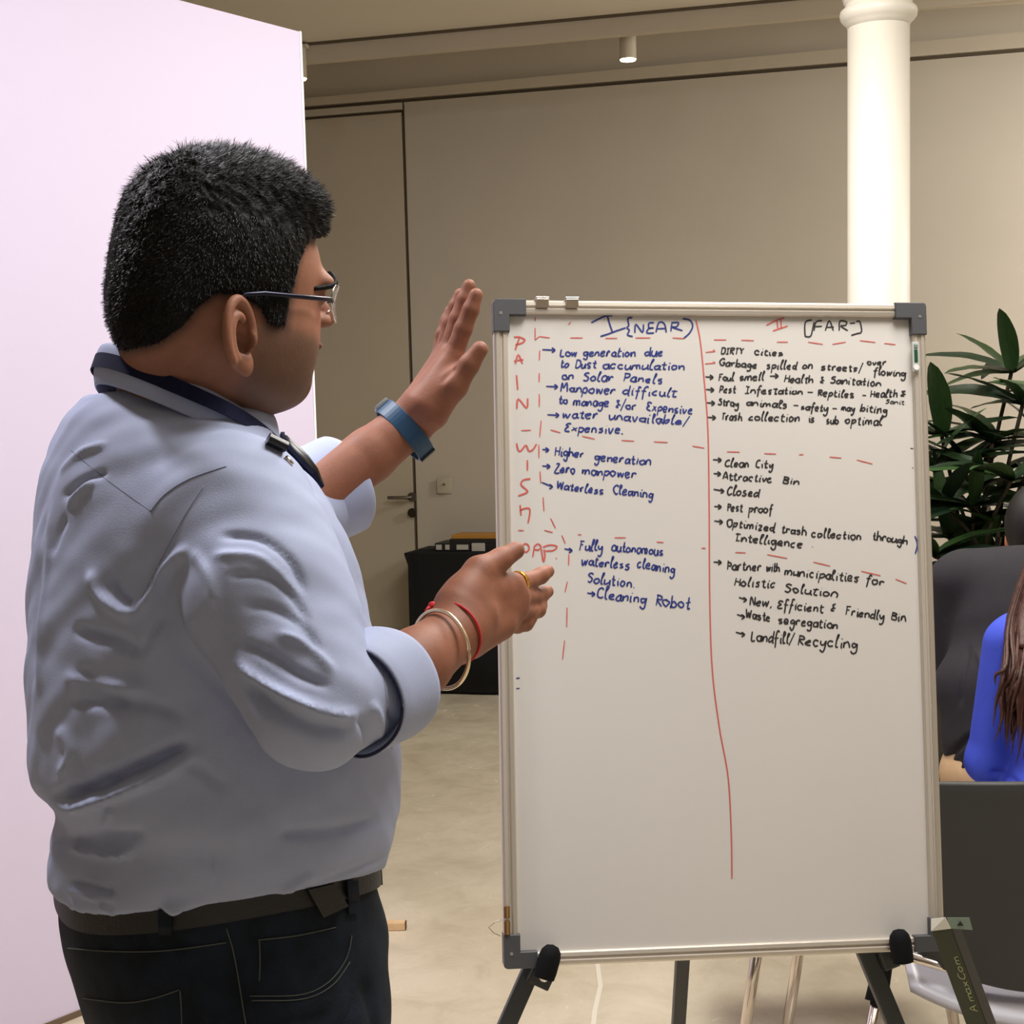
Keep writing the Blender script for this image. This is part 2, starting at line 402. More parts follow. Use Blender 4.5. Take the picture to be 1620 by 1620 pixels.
# ------------------------------------------------------------------ column
cc = P(1390, 400, 4.94); cx, cy = cc[0], cc[1]
zr = P(1390, 32, 4.94)[2]
col = thing('column', (cx, cy, 0), 'white round cast column standing behind the whiteboard', 'column')
rs = .0985
MB().lathe((cx, cy, 0), [(.0, 0), (.17, 0), (.17, .05), (.15, .08), (.135, .11), (.15, .15), (.115, .19), (rs+.004, .26)], 64).build('base', m_white, col, angle=35)
MB().lathe((cx, cy, 0), [(rs+.004, .2), (rs+.003, 1.2), (rs-.001, zr-.03)], 64).build('shaft', m_white, col, smooth=True)
MB().lathe((cx, cy, zr), [(rs-.002, -.045), (rs+.004, -.03), (rs+.014, -.022), (rs+.0215, -.012), (rs+.024, 0), (rs+.0215, .012), (rs+.012, .02), (rs+.006, .026), (rs+.006, .034), (rs+.012, .040), (rs+.010, .048), (rs+.002, .05)], 64).build('neck_ring', m_white, col, smooth=True)
MB().lathe((cx, cy, zr), [(rs-.005, .045), (rs, .12), (rs+.01, .22), (rs+.035, .33), (rs+.05, .36), (rs+.055, .40)], 64).build('bell', m_white, col, smooth=True)
MB().box((cx, cy, (zr+.40+ZC)/2), (.36, .36, max(.05, ZC-zr-.40)), None, .008).build('abacus', m_white, col)
def acanthus(a, z0, hh, w, out):
    V = []; Fc = []; nu, nv = 9, 8
    for j in range(nv):
        v = j/(nv-1); rad = rs+.010+.012*math.sin(v*2.2)+out*v**3; z = z0+hh*(v-.18*max(0, v-.75)*4*v)
        for i in range(nu):
            u = i/(nu-1)*2-1; ww = w*(.75+.25*math.sin(v*9))*(1-.45*v*v)
            aa = a+u*ww; rr = rad+.006*math.cos(u*math.pi*2.5)+.004*(1-abs(u))
            V.append((cx+rr*math.cos(aa), cy+rr*math.sin(aa), z))
    for j in range(nv-1):
        for i in range(nu-1): Fc.append((j*nu+i, j*nu+i+1, (j+1)*nu+i+1, (j+1)*nu+i))
    o = put('leaf', V, Fc, m_white, col); sm = o.modifiers.new('t', 'SOLIDIFY'); sm.thickness = .006; return o
for k in range(8): acanthus(k*math.pi/4+.2, zr+.05, .15, .30, .03)
for k in range(8): acanthus(k*math.pi/4+.2+math.pi/8, zr+.10, .22, .26, .045)

# ------------------------------------------------------------------ ceiling spots on their track
m_fix = mat('spot_paint', (205, 194, 172), .5)
m_lens = mat('lit_lens', (255, 244, 224), .4, emit=9)
sA = P(993, 60, 6.66); sB = P(472, 105, 6.88)
def spot(pt, label):
    x, y = pt[0], pt[1]
    t = thing('spotlight', (x, y, 2.985), label, 'spotlight', None)
    MB().lathe((x, y, 2.99), [(0, .0), (.0, .002), (.034, .002), (.037, 0), (.037, .145), (.033, .15), (0, .15)], 32).build('housing', m_fix, t, angle=35)
    MB().lathe((x, y, 2.985), [(0, 0), (.033, 0), (.034, .006), (0, .006)], 32).build('lens', m_lens, t, angle=35)
    MB().tube([(x, y, 3.11), (x, y, ZC-.012)], .012, 12).build('stem', m_fix, t, angle=35)
    MB().box((x, y, ZC-.020), (.10, .035, .018), RW, .003).build('adapter', m_fix, t)
    light('spot_beam', 'SPOT', (x, y, 2.97), (x+.05, y-.2, 0), 25, (1, .93, .82), .03, spot=70, blend=.6)
spot(sA, 'pale cylinder spotlight hanging from the ceiling left of the column')
spot(sB, 'pale cylinder spotlight partly hidden behind the top of the lilac panel')
tr = thing('light_track', (0, 6.8, ZC), 'narrow pale light track along the ceiling carrying the spotlights', 'light track')
mb = MB(); dd = sA-sB; dd[2] = 0; dd /= np.linalg.norm(dd); nn = np.array([-dd[1], dd[0], 0]); RT = np.stack([dd, nn, [0, 0, 1]], 1)
mb.box(np.array([sA[0], sA[1], ZC-.011])+dd*1.93, (4.2, .036, .022), RT, .002); mb.build('rail', m_fix, tr)

# ------------------------------------------------------------------ lilac partition
m_panel = mat('lilac_laminate', (222, 212, 236), .6, noise=.015, nscale=1.2)
pr = G(527, 1447); pdv = np.array([-.7071, -.7071, 0]); pdv = (G(138, 1603)-pr); pdv[2] = 0; pdv /= np.linalg.norm(pdv)
pn = np.array([-pdv[1], pdv[0], 0]); pn = pn if pn[1] > 0 else -pn
ht = (CAM+ray(467, 47)*(((pr-CAM)@pn)/(ray(467, 47)@pn)))[2]
RP = np.stack([-pdv, pn, [0, 0, 1]], 1); wp = 2.1
pt = thing('partition_panel', pr, 'tall plain lilac-white partition standing behind the man in the blue shirt', 'partition')
MB().box(pr+pdv*wp/2+pn*.02+np.array([0, 0, ht/2+.005]), (wp, .036, ht-.012), RP, .002).build('board', m_panel, pt)
MB().box(pr+pn*.02+np.array([0, 0, ht/2])-pdv*.004, (.008, .04, ht), RP, .001).build('edge_strip', mat('white_edge', (250, 246, 252), .4), pt)
MB().box(pr+pdv*wp/2+pn*.02+np.array([0, 0, .008]), (wp, .044, .016), RP, .001).build('base_strip', mat('brown_strip', (110, 92, 72), .6), pt)

# ------------------------------------------------------------------ black table with a stack of things
m_cloth = mat('black_cloth', (5, 5, 7), .95, noise=.3, nscale=30, bump=.2, bscale=200)
tz = .745; ta = wallp(645, 1000, .47); s0 = (ta-[0, YW, 0])@WD; tw = 1.5
V = []; Fc = []
base = [WL(s0, 0, .47), WL(s0+tw, 0, .47), WL(s0+tw, 0, .05), WL(s0, 0, .05)]
ring = []
for a, b in zip(base, base[1:]+base[:1]):
    for k in range(24): ring.append(a+(b-a)*k/24)
nr = len(ring); ctr = sum(base)/4
for lv, z in enumerate((.012, .2, .45, .68, .735, tz)):
    for i, q in enumerate(ring):
        amp = .010*(1-z/tz); o_ = (q-ctr)/np.linalg.norm(q-ctr); dw = .018 if z < .7 else 0
        pq = q+o_*(amp*math.sin(i*1.3)+amp*.6*math.sin(i*.7+1)-dw*(1 if z > .1 else .6)); V.append((pq[0], pq[1], z))
for lv in range(5):
    for i in range(nr): Fc.append((lv*nr+i, lv*nr+(i+1) % nr, (lv+1)*nr+(i+1) % nr, (lv+1)*nr+i))
Fc.append(tuple(5*nr+i for i in range(nr))); Fc.append(tuple(range(nr))[::-1])
tb = thing('draped_table', tuple(ctr), 'table under a black cloth against the wall beside the door', 'table')
put('tablecloth', V, Fc, m_cloth, tb, smooth=True); 
def pile(px0, px1, pyb, pyt, off, m, name, label, cat, bev=.003, extra=None, depth=.2, grp=None):
    a = wallp(px0, pyb, off); b = wallp(px1, pyb, off); c = wallp(px0, pyt, off)
    zz0, zz1 = a[2], c[2]
    cen = (a+b)/2+WN*depth/2; cen[2] = (zz0+zz1)/2
    t = thing(name, (cen[0], cen[1], zz0), label, cat, grp)
    MB().box(cen, (np.linalg.norm((b-a)[:2]), depth, zz1-zz0), RW, bev).build('body', m, t)
    if extra: extra(t, a, b, zz0, zz1)
    return t
m_blk = mat('black_card', (26, 25, 25), .5); m_amb = mat('amber_card', (176, 124, 46), .55); m_pap = mat('grey_paper', (190, 184, 172), .7)
def strip(t, a, b, z0, z1):
    for f0, f1, m in ((.04, .2, m_pap), (.3, .42, m_pap), (.62, .95, m_pap)):
        p = a+(b-a)*(f0+f1)/2-WN*.0015; p[2] = (z0+z1)/2
        MB().box(p, (np.linalg.norm((b-a)[:2])*(f1-f0), .002, (z1-z0)*.6), RW).build('label_patch', m, t)
zt_ = tz
def pz(px, z, off):                                             # photo row of level z on the wall offset plane
    a = wallp(px, 850, off); a[2] = z; return PX(a)[1]
y0_ = pz(720, tz+.001, .40); 
pile(688, 744, y0_, y0_-13, .40, m_blk, 'black_box', 'small black box with grey print, left end of the pile on the black table', 'box', extra=strip)
pile(746, 767, y0_, y0_-13, .40, m_pap, 'grey_paper_pad', 'small grey paper pad between the boxes on the black table', 'paper pad')
pile(769, 815, y0_, y0_-13, .40, m_blk, 'black_box', 'plain black box lying beside the whiteboard edge on the black table', 'box')
pile(711, 812, y0_-13.2, y0_-19.5, .40, m_blk, 'black_folder', 'flat black folder laid across the boxes on the black table', 'folder', bev=.002)
pile(714, 812, y0_-19.7, y0_-26, .39, m_amb, 'amber_folder', 'amber brown folder, topmost on the pile on the black table', 'folder', bev=.002, depth=.18)

# small wooden block on the floor
wq = G(628, 1474)
wb = thing('wooden_block', wq, 'small pale wooden block lying on the stone floor beside the man', 'wooden block')
MB().box(wq+np.array([-.015, .02, .012]), (.075, .028, .022), None, .002).build('block', mat('pale_wood', (232, 196, 150), .6, noise=.15, nscale=30), wb)
MB().box(wq+np.array([.024, .02, .012]), (.004, .026, .02), None).build('end_cap', mat('dark_end', (96, 62, 50), .6), wb)

# ================================================================== WHITEBOARD
TLc = np.array([-0.0277498, -0.407635, 2.2965351]); h1 = np.array([0.9932677, -0.0109893, 0.1153195]); h2 = np.array([0.0137257, 0.9985172, -0.0526786])
def c2w(v): return _r*v[0]-_u*v[1]+_f*v[2]
BO = CAM+c2w(TLc); BX = c2w(h1); BX /= np.linalg.norm(BX); BY = -c2w(h2); BY -= BX*(BX@BY); BY /= np.linalg.norm(BY); BN = np.cross(BX, BY)  # towards the camera
if BN@_f > 0: BN = -BN
BW, BH = 0.6785, 1.0
RB = np.stack([BX, -BN, BY], 1)
def bp_(u, v, w=0): return BO+BX*u-BY*v+BN*w                   # u right, v down (m), w proud
def b_uv(px, py, w=0):
    d = ray(px, py); o = BO+BN*w; q = CAM+d*(((o-CAM)@BN)/(d@BN))-BO; return q@BX, -(q@BY)
m_wb = mat('enamel_white', (214, 209, 202), .22, noise=.015, nscale=3, spec=.5)
m_alu = mat('anodised_aluminium', (206, 196, 182), .38, metal=.55)
m_cap = mat('grey_plastic', (74, 74, 76), .5)
wbd = thing('whiteboard', bp_(BW/2, BH, -.01), 'large silver-framed whiteboard with red, blue and black handwriting on an easel', 'whiteboard')
MB().box(bp_(BW/2, BH/2, -.014), (BW-.02, .010, BH-.02), RB).build('writing_surface', m_wb, wbd)
FWd = .021
def rail(u0, v0, u1, v1):
    """extruded frame profile between two points on the outer edge"""
    a = np.array([u0, v0]); b = np.array([u1, v1]); L = np.linalg.norm(b-a); t = (b-a)/L
    n = np.array([-t[1], t[0]]); cen = np.array([BW/2, BH/2]); n = n if (cen-(a+b)/2)@n > 0 else -n
    prof = [(0, -.022), (0, -.003), (.003, .0), (.008, .0005), (.0095, -.002), (.012, -.0025), (.014, 0), (.019, -.001), (FWd, -.0045), (FWd, -.022)]
    V = [bp_(*(q+n*x), w) for q in (a, b) for x, w in prof]; k = len(prof)
    Fc = [(i, (i+1) % k, k+(i+1) % k, k+i) for i in range(k)]+[tuple(range(k))[::-1], tuple(k+i for i in range(k))]
    mb = MB(); mb.add(V, Fc); return mb.build('frame_rail', m_alu, wbd)
rail(.0, 0, BW, 0); rail(BW, 0, BW, BH); rail(BW, BH, 0, BH); rail(0, BH, 0, 0)
m_screw = mat('screw', (170, 170, 168), .35, metal=.8)
def corner(u, v, su, sv):
    a = .050; t = .0245; z0 = -.024; z1 = .0035
    pts = [(0, .005), (.0015, .0015), (.005, 0), (a, 0), (a, t), (t, t), (t, a), (0, a)]
    V = [bp_(u+su*x, v+sv*y, w) for w in (z0, z1-.001, z1) for x, y in [((p[0]+(.001 if w == z1 else 0)*(1 if p[0] < t/2 else -1)), (p[1]+(.001 if w == z1 else 0)*(1 if p[1] < t/2 else -1))) for p in pts]]
    k = len(pts); Fc = [(j*k+i, j*k+(i+1) % k, (j+1)*k+(i+1) % k, (j+1)*k+i) for j in (0, 1) for i in range(k)]+[tuple(range(k))[::-1], tuple(2*k+i for i in range(k))]
    o = MB().add(V, Fc).build('corner_cap', m_cap, wbd)
    MB().lathe(bp_(u+su*.011, v+sv*.022, .003), [(0, 0), (.003, 0), (.0025, .0012), (0, .0012)], 12, axis=BN).build('screw', m_screw, o)
corner(-.001, -.001, 1, 1); corner(BW+.001, -.001, -1, 1); corner(BW+.001, BH+.001, -1, -1); corner(-.001, BH+.001, 1, -1)
m_chr = mat('chrome', (225, 215, 205), .15, metal=1)
for px in (858, 905):                                             # metal clips on the top rail
    u, v = b_uv(px, 476)
    mb = MB(); mb.box(bp_(u, -.003, -.01), (.021, .026, .004), RB, .001); mb.box(bp_(u, .005, .002), (.019, .003, .014), RB, .001)
    mb.build('top_clip', m_chr, wbd)
# clear level tube on the right rail
u, v = b_uv(1447, 565)
m_clear = mat('clear_plastic', (205, 212, 205), .15, alpha=.75)
o = MB().box(bp_(u, v, .003), (.011, .005, .047), RB, .002).build('level_tube', m_clear, wbd)
MB().box(bp_(u, v-.001, .0058), (.0055, .002, .020), RB, .0008).build('green_strip', mat('green_dark', (24, 74, 48), .4), o)
MB().box(bp_(u, v-.016, .0058), (.006, .002, .006), RB, .0008).build('grey_mark', mat('grey_mark', (120, 128, 124), .4), o)
MB().lathe(bp_(u, v+.017, .0052), [(0.0025, 0), (.0045, 0), (.0045, .0015), (.0025, .0015)], 16, axis=BN).build('white_ring', mat('white_plastic', (235, 232, 226), .4), o)
# brass hinge plates and wire loop on the lower left
m_brass = mat('brass', (190, 150, 80), .3, metal=.9); m_brn = mat('worn_brown', (110, 78, 48), .5)
for pa, pb in ((1433, 1452), (1456, 1479)):
    u, v0 = b_uv(798, pa); _, v1 = b_uv(798, pb)
    o = MB().box(bp_(.004, (v0+v1)/2, .003), (.009, .004, v1-v0), RB, .001).build('hinge_plate', m_brn, wbd)
    MB().box(bp_(.0045, (v0+v1)/2, .0055), (.003, .002, v1-v0-.002), RB).build('brass_strip', m_brass, o)
w0 = [bp_(*b_uv(x, y, .003), .003) for x, y in ((793, 1454), (783, 1459), (773, 1467), (781, 1476), (792, 1481))]
MB().tube(w0, .0006, 6).build('wire_loop', m_steel, wbd)

# ------------------------------------------------------------------ handwriting
GL = {
 'a': '.9 .8 .5 1 .1 .7 .1 .2 .5 0 .8 .3 .9 1 .85 .2 1.1 0', 'b': '.1 2 .05 0 .1 .2 .5 0 .9 .4 .6 1 .1 .7', 'c': '.8 .85 .4 1 0 .5 .3 0 .8 .15',
 'd': '.8 .8 .4 1 0 .5 .3 0 .8 .4|.95 2 .85 .1 1.05 0', 'e': '.1 .5 .7 .65 .6 1 .2 .9 0 .4 .3 0 .85 .15', 'f': '.85 1.8 .55 2 .35 1.4 .3 -.9|0 .9 .75 1',
 'g': '.8 .8 .4 1 .05 .6 .3 .2 .8 .5 .85 1 .8 -.6 .4 -1 .05 -.6', 'h': '.1 2 .05 0 .1 .7 .5 1 .8 .7 .85 0', 'i': '.2 1 .2 .1 .4 0|.25 1.45 .3 1.5', 'j': '.4 1 .35 -.8 0 -.9|.45 1.45 .5 1.5',
 'k': '.1 2 .05 0|.8 1 .1 .5 .85 0', 'l': '.15 1.1 .45 1.9 .25 2 .15 .2 .5 0', 'm': '.05 1 .05 0 .1 .7 .4 1 .6 .7 .6 0 .65 .7 1 1 1.2 .7 1.25 0', 'n': '.05 1 .05 0 .15 .7 .5 1 .8 .7 .85 0',
 'o': '.5 1 .1 .8 0 .4 .4 0 .85 .3 .8 .8 .45 1', 'p': '.15 1 .05 -1|.1 .8 .6 1 .9 .6 .5 .1 .1 .2', 'q': '.8 .9 .3 1 0 .5 .3 0 .8 .4|.85 1 .8 -1', 'r': '.05 1 .1 0 .15 .7 .45 1 .75 .9',
 's': '.75 .9 .35 1 .15 .7 .7 .35 .5 0 .05 .1', 't': '.35 1.7 .3 .2 .55 0 .75 .1|0 1.05 .75 1.1', 'u': '.05 1 .05 .2 .4 0 .8 .4 .85 1 .85 .1 1.05 0', 'v': '.05 1 .35 0 .8 1', 'w': '.05 1 .2 0 .55 .8 .8 0 1.15 1',
 'x': '.05 1 .8 0|.8 1 0 0', 'y': '.05 1 .15 .4 .5 .3 .85 1 .75 -.5 .4 -1 .05 -.7', 'z': '.05 1 .8 1 .1 0 .85 .05',
 'A': '0 0 .5 1.7 .95 0|.15 .65 .85 .7', 'B': '.1 1.7 .05 0|.05 1.6 .8 1.5 .7 .95 .15 .9 .9 .7 .8 .05 .05 0', 'C': '1 1.5 .6 1.7 .1 1.2 .05 .4 .5 0 1 .2', 'D': '.1 1.7 .05 0|0 1.7 .8 1.5 1.05 .8 .7 .1 .05 0',
 'E': '.9 1.6 .4 1.7 .1 1.3 .5 .95 .1 .6 .1 .1 .9 .05', 'F': '.1 1.7 .05 0|0 1.7 .9 1.7|.1 .9 .7 .95', 'G': '.9 1.5 .5 1.7 .05 1 .2 .1 .8 .1 .9 .7 .5 .7', 'H': '.1 1.7 .05 0|.9 1.7 .85 0|.05 .85 .9 .9',
 'I': '.0 1.7 .8 1.65|.4 1.7 .4 0|.0 0 .8 .05', 'L': '.1 1.7 .1 0 .9 0', 'M': '.0 0 .15 1.7 .55 .7 1 1.7 1.15 0', 'N': '.05 0 .1 1.7 .85 0 .95 1.7', 'P': '.15 1.7 .1 0|.05 1.6 .8 1.6 .85 1 .15 .8',
 'R': '.15 1.7 .1 0|.05 1.6 .85 1.5 .8 1 .15 .85 .95 0', 'S': '.9 1.5 .5 1.7 .1 1.3 .8 .7 .6 .05 .0 .15', 'T': '0 1.7 1 1.7|.5 1.7 .45 0', 'W': '.0 1.7 .25 0 .6 1.2 .9 0 1.25 1.7', 'Z': '.05 1.7 .85 1.65 .05 .05 .95 0',
 'O': '.5 1.7 .05 1.2 .1 .3 .5 0 .95 .5 .85 1.4 .45 1.7', 'Y': '0 1.7 .45 .9 .45 0|.95 1.7 .45 .9', '/': '.0 -.4 .7 2.2', '&': '.8 1.6 .2 1.5 .6 .9 .1 .3 .8 .2|.5 .8 .9 .8', '.': '.1 .05 .25 .05', ',': '.2 .2 .1 -.3', '-': '0 .6 .9 .65',
}
GW = {'i': .45, 'l': .55, 'm': 1.45, 'w': 1.3, 't': .8, 'f': .85, 'I': .95, 'M': 1.35, 'W': 1.4, '.': .4, ',': .4, '/': .8, 'j': .6, 'r': .85}
def ribbon(mb, pts, w):
    """flat ink ribbon on the board; pts in photo coordinates converted to board u, v"""
    q = [np.array(b_uv(x, y, -.0085)) for x, y in pts]
    if len(q) < 2: return
    V = []
    for i in range(len(q)):
        t = q[min(i+1, len(q)-1)]-q[max(i-1, 0)]; t = t/(np.linalg.norm(t)+1e-9); n = np.array([-t[1], t[0]])
        ww = w*.5*(1.0 if 0 < i < len(q)-1 else .75)
        for s_ in (-1, 1):
            uv = q[i]+n*ww*s_; V.append(bp_(uv[0], uv[1], -.0085))
    mb.add(V, [(2*i, 2*i+1, 2*i+3, 2*i+2) for i in range(len(q)-1)])
def word(mb, txt, x0, y0, x1, y1, xh, w=.0025):
    tot = sum(GW.get(c, 1.0)+.18 for c in txt); L = math.hypot(x1-x0, y1-y0); sx = L/tot; dx, dy = (x1-x0)/L, (y1-y0)/L; cur = 0
    for c in txt:
        for st in GL.get(c, '').split('|'):
            n = [float(t) for t in st.split()]
            if len(n) < 4: continue
            jx = rng.normal(0, .06, len(n)//2); jy = rng.normal(0, .075, len(n)//2); hh = xh*rng.uniform(.9, 1.12)
            pts = []
            for i in range(0, len(n), 2):
                X = (cur+n[i]+jx[i//2]+.12*n[i+1])*sx; Y = (n[i+1]+jy[i//2])*hh
                pts.append((x0+dx*X+dy*Y*.0, y0+dy*X-Y))
            ribbon(mb, spline(pts, 4), w)
        cur += GW.get(c, 1.0)+.18
m_red = mat('red_ink', (205, 92, 84), .6); m_blu = mat('blue_ink', (38, 52, 128), .55); m_bki = mat('black_ink', (44, 40, 42), .55)
def line_of(words, m, xh, w=.0025, arrow=None):
    mb = MB()
    for t, x0, y0, x1, y1, *e in words: word(mb, t, x0, y0, x1, y1, e[0] if e else xh, w)
    if arrow: arr(mb, *arrow, w=w)
    mb.build('handwriting', m, wbd)
def arr(mb, x0, y0, x1, y1, w=.0025):
    ribbon(mb, [(x0, y0), ((x0+x1)/2, (y0+y1)/2), (x1, y1)], w); ribbon(mb, spline([(x1-5, y1-4), (x1, y1), (x1-5, y1+3.5)], 3), w)
B = m_blu
line_of([('Low', 886, 563, 915, 563), ('generation', 923, 563, 1007, 564), ('due', 1020, 563, 1051, 563)], B, 7, arrow=(858, 553, 878, 554))
line_of([('to', 887, 581, 901, 581), ('Dust', 910, 582, 945, 582), ('accumulation', 954, 583, 1085, 585)], B, 7)
line_of([('on', 890, 600, 909, 600), ('Solar', 923, 602, 972, 603), ('Panels', 986, 603, 1051, 607)], B, 7)
line_of([('Manpower', 887, 619, 975, 624), ('difficult', 986, 624, 1072, 628)], B, 7.3, arrow=(864, 611, 882, 612))
line_of([('to', 884, 638, 899, 639), ('manage', 907, 641, 965, 643), ('&/or', 973, 645, 1008, 649), ('Expensive', 1023, 649, 1097, 655)], B, 7)
line_of([('water', 890, 661, 948, 662), ('unavailable/', 963, 663, 1091, 673)], B, 7, arrow=(866, 656, 884, 657))
line_of([('Expensive.', 894, 682, 988, 686)], B, 7.2)
line_of([('Higher', 878, 720, 925, 724), ('generation', 941, 728, 1031, 736)], B, 7.2, arrow=(858, 711, 868, 712))
line_of([('Zero', 878, 747, 911, 749), ('manpower', 921, 750, 1008, 756)], B, 7.2, arrow=(858, 737, 870, 738))
line_of([('Waterless', 881, 773, 957, 783), ('Cleaning', 970, 781, 1035, 788)], B, 7.5, arrow=(857, 763, 874, 770))
line_of([('Fully', 917, 870, 955, 872), ('autonomous', 968, 871, 1051, 879)], B, 8, arrow=(893, 868, 905, 871))
line_of([('waterless', 920, 893, 998, 901), ('cleaning', 1008, 897, 1069, 908)], B, 8)
line_of([('Solution.', 929, 921, 1007, 930)], B, 8)
line_of([('Cleaning', 945, 946, 1024, 955), ('Robot', 1037, 957, 1094, 964)], B, 9.5, arrow=(929, 938, 941, 940))
K = m_bki
line_of([('DIRTY', 1141, 560, 1177, 560, 5.6), ('cities', 1194, 561, 1240, 563)], K, 6)
line_of([('Garbage', 1139, 578, 1199, 583), ('spilled', 1212, 583, 1262, 584), ('on', 1270, 583, 1287, 583), ('streets/', 1299, 585, 1366, 588)], K, 6)
line_of([('over', 1372, 577, 1403, 577, 4.5), ('flowing', 1382, 592, 1434, 596, 6)], K, 6)
line_of([('Foul', 1137, 602, 1162, 602), ('smell', 1170, 602, 1210, 601), ('Health', 1241, 604, 1288, 606), ('&', 1297, 606, 1305, 606), ('Sanitation', 1314, 606, 1395, 611)], K, 6, arrow=(1218, 595, 1231, 595))
line_of([('Pest', 1138, 621, 1165, 621), ('Infestation', 1179, 622, 1271, 624), ('-', 1277, 624, 1288, 624), ('Reptiles', 1293, 626, 1353, 629), ('-', 1364, 629, 1372, 629), ('Health', 1377, 628, 1421, 628), ('&', 1425, 628, 1434, 628)], K, 6)
line_of([('Sanit.', 1401, 638, 1435, 640)], K, 3.6, w=.0016)
line_of([('Stray', 1136, 640, 1170, 644), ('animals', 1181, 641, 1248, 646), ('-', 1255, 645, 1264, 645), ('safety', 1267, 648, 1311, 651), ('-', 1317, 650, 1326, 650), ('may', 1331, 649, 1353, 651), ('biting', 1361, 650, 1405, 654)], K, 6)
line_of([('Trash', 1141, 664, 1175, 665), ('collection', 1184, 665, 1267, 667), ('is', 1279, 668, 1290, 668), ('sub', 1307, 670, 1327, 670), ('optimal', 1337, 670, 1397, 673)], K, 6.5)
for y in (597, 617, 638, 661): line_of([], K, 6, arrow=(1116+(y-597)*.05, y-1, 1128+(y-597)*.06, y))
line_of([('Clean', 1147, 738, 1186, 739), ('City', 1195, 739, 1225, 741)], K, 6.5, arrow=(1128, 727, 1141, 728))
line_of([('Attractive', 1144, 758, 1223, 763), ('Bin', 1238, 764, 1266, 768)], K, 6.5, arrow=(1129, 749, 1140, 750))
line_of([('Closed', 1150, 782, 1202, 786)], K, 6.5, arrow=(1129, 774, 1145, 777))
line_of([('Pest', 1150, 808, 1176, 809), ('proof', 1185, 810, 1223, 812)], K, 7, arrow=(1130, 801, 1141, 802))
line_of([('Optimized', 1150, 832, 1227, 841), ('trash', 1236, 842, 1277, 847), ('collection', 1284, 849, 1364, 854), ('through', 1380, 854, 1437, 861)], K, 6.7, arrow=(1130, 824, 1143, 826))
line_of([('Intelligence', 1163, 855, 1271, 867), ('.', 1284, 865, 1288, 865)], K, 7)
line_of([('Partner', 1150, 901, 1205, 903), ('with', 1213, 903, 1234, 904), ('municipalities', 1241, 909, 1361, 921), ('for', 1370, 922, 1400, 927)], K, 7.3, arrow=(1129, 889, 1141, 890))
line_of([('Holistic', 1162, 926, 1229, 930), ('Solution', 1241, 936, 1327, 945)], K, 7.3)
line_of([('New,', 1186, 957, 1223, 960), ('Efficient', 1230, 962, 1304, 969), ('&', 1314, 968, 1323, 968), ('Friendly', 1338, 972, 1400, 981), ('Bin', 1410, 979, 1435, 984)], K, 7.3, arrow=(1169, 945, 1181, 949))
line_of([('Waste', 1180, 977, 1220, 983), ('segregation', 1231, 986, 1327, 995)], K, 7.3, arrow=(1166, 972, 1178, 976))
line_of([('Landfill/', 1188, 1013, 1257, 1019), ('Recycling', 1262, 1020, 1358, 1026)], K, 8.5, arrow=(1164, 1000, 1178, 1004))
# headings
def strokes(lst, m, w, ox, oy, s, name='handwriting'):
    mb = MB()
    for st in lst:
        n = [float(t) for t in st.split()]; pts = [(ox+n[i]*s, oy+n[i+1]*s) for i in range(0, len(n), 2)]
        ribbon(mb, spline(pts, 4) if len(pts) > 2 else [pts[0], ((pts[0][0]+pts[1][0])/2, (pts[0][1]+pts[1][1])/2), pts[1]], w)
    return mb.build(name, m, wbd)
strokes(['470 190 530 160 610 125 680 122', '630 125 650 200 680 285', '560 325 640 300 720 270 810 240', '875 140 830 150 840 215 822 240 845 265 828 310 880 325',
         '900 290 910 205 975 285 985 205', '1090 190 1040 195 1040 240 1085 240 1035 250 1020 290 1090 290', '1108 285 1130 200 1165 183 1195 210 1210 285', '1120 250 1205 246',
         '1265 190 1255 275', '1260 190 1330 190 1310 230 1270 235 1370 268', '1370 150 1440 165 1470 220 1440 290 1380 345'], m_blu, .0026, 860, 480, .1605)
strokes(['440 165 510 130 575 110', '520 130 528 190', '552 125 552 188', '490 207 540 190 602 170'], m_red, .0022, 1120, 480, .2099)
strokes(['785 125 735 142 732 235 745 250 775 245 790 190 800 140', '800 205 815 140 860 130', '800 175 860 172', '885 205 915 130 945 205', '895 180 950 178', '990 205 995 135 1045 140 1035 165 1000 170 1055 205', '1070 150 1110 146', '1118 138 1145 138 1158 212 1120 228 1080 240'], m_bki, .0024, 1120, 480, .2099)
for L_ in (['195 330 235 330 272 350 250 372 205 385', '232 340 215 385 205 420'], ['205 520 225 455 255 520', '195 500 262 490'], ['213 600 222 705'], ['215 840 225 770 285 835 292 765'],
           ['213 1085 225 1135 245 1138 280 1100 300 1140 330 1130 355 1090'], ['290 1205 290 1280'], ['312 1338 262 1348 245 1380 290 1425 275 1442 225 1460']):
    strokes(L_, m_red, .0026, 770, 460, .2222)
strokes(['148 85 155 160', '148 125 180 110 218 118 205 215'], m_red, .0026, 790, 780, .2222)
strokes(['180 360 168 380 170 408 190 420 212 400 205 370 180 358', '250 380 238 455', '245 385 275 362 298 385 275 405 252 400', '300 400 305 440 315 490 325 440 318 400', '310 385 360 370 410 380 385 408 330 412', '402 465 410 466'], m_red, .0024, 790, 780, .2222)
dash = []
for t in ('345 190 345 215', '345 265 345 350', '345 350 375 325', '375 325 450 335', '595 335 685 335', '845 338 930 338', '1060 335 1165 335', '1325 335 1410 340', '600 222 582 240', '378 425 375 495', '375 585 373 650', '375 735 375 825', '388 925 378 1040', '372 1095 372 1190', '380 1285 385 1370', '402 1470 408 1570',
          '245 995 315 992', '455 990 525 1010', '680 1035 770 1055', '960 1065 1050 1070', '1190 1075 1290 1080', '1465 1105 1550 1120'):
    strokes([t], m_red, .0018, 770, 460, .2222, 'drawn_dash')
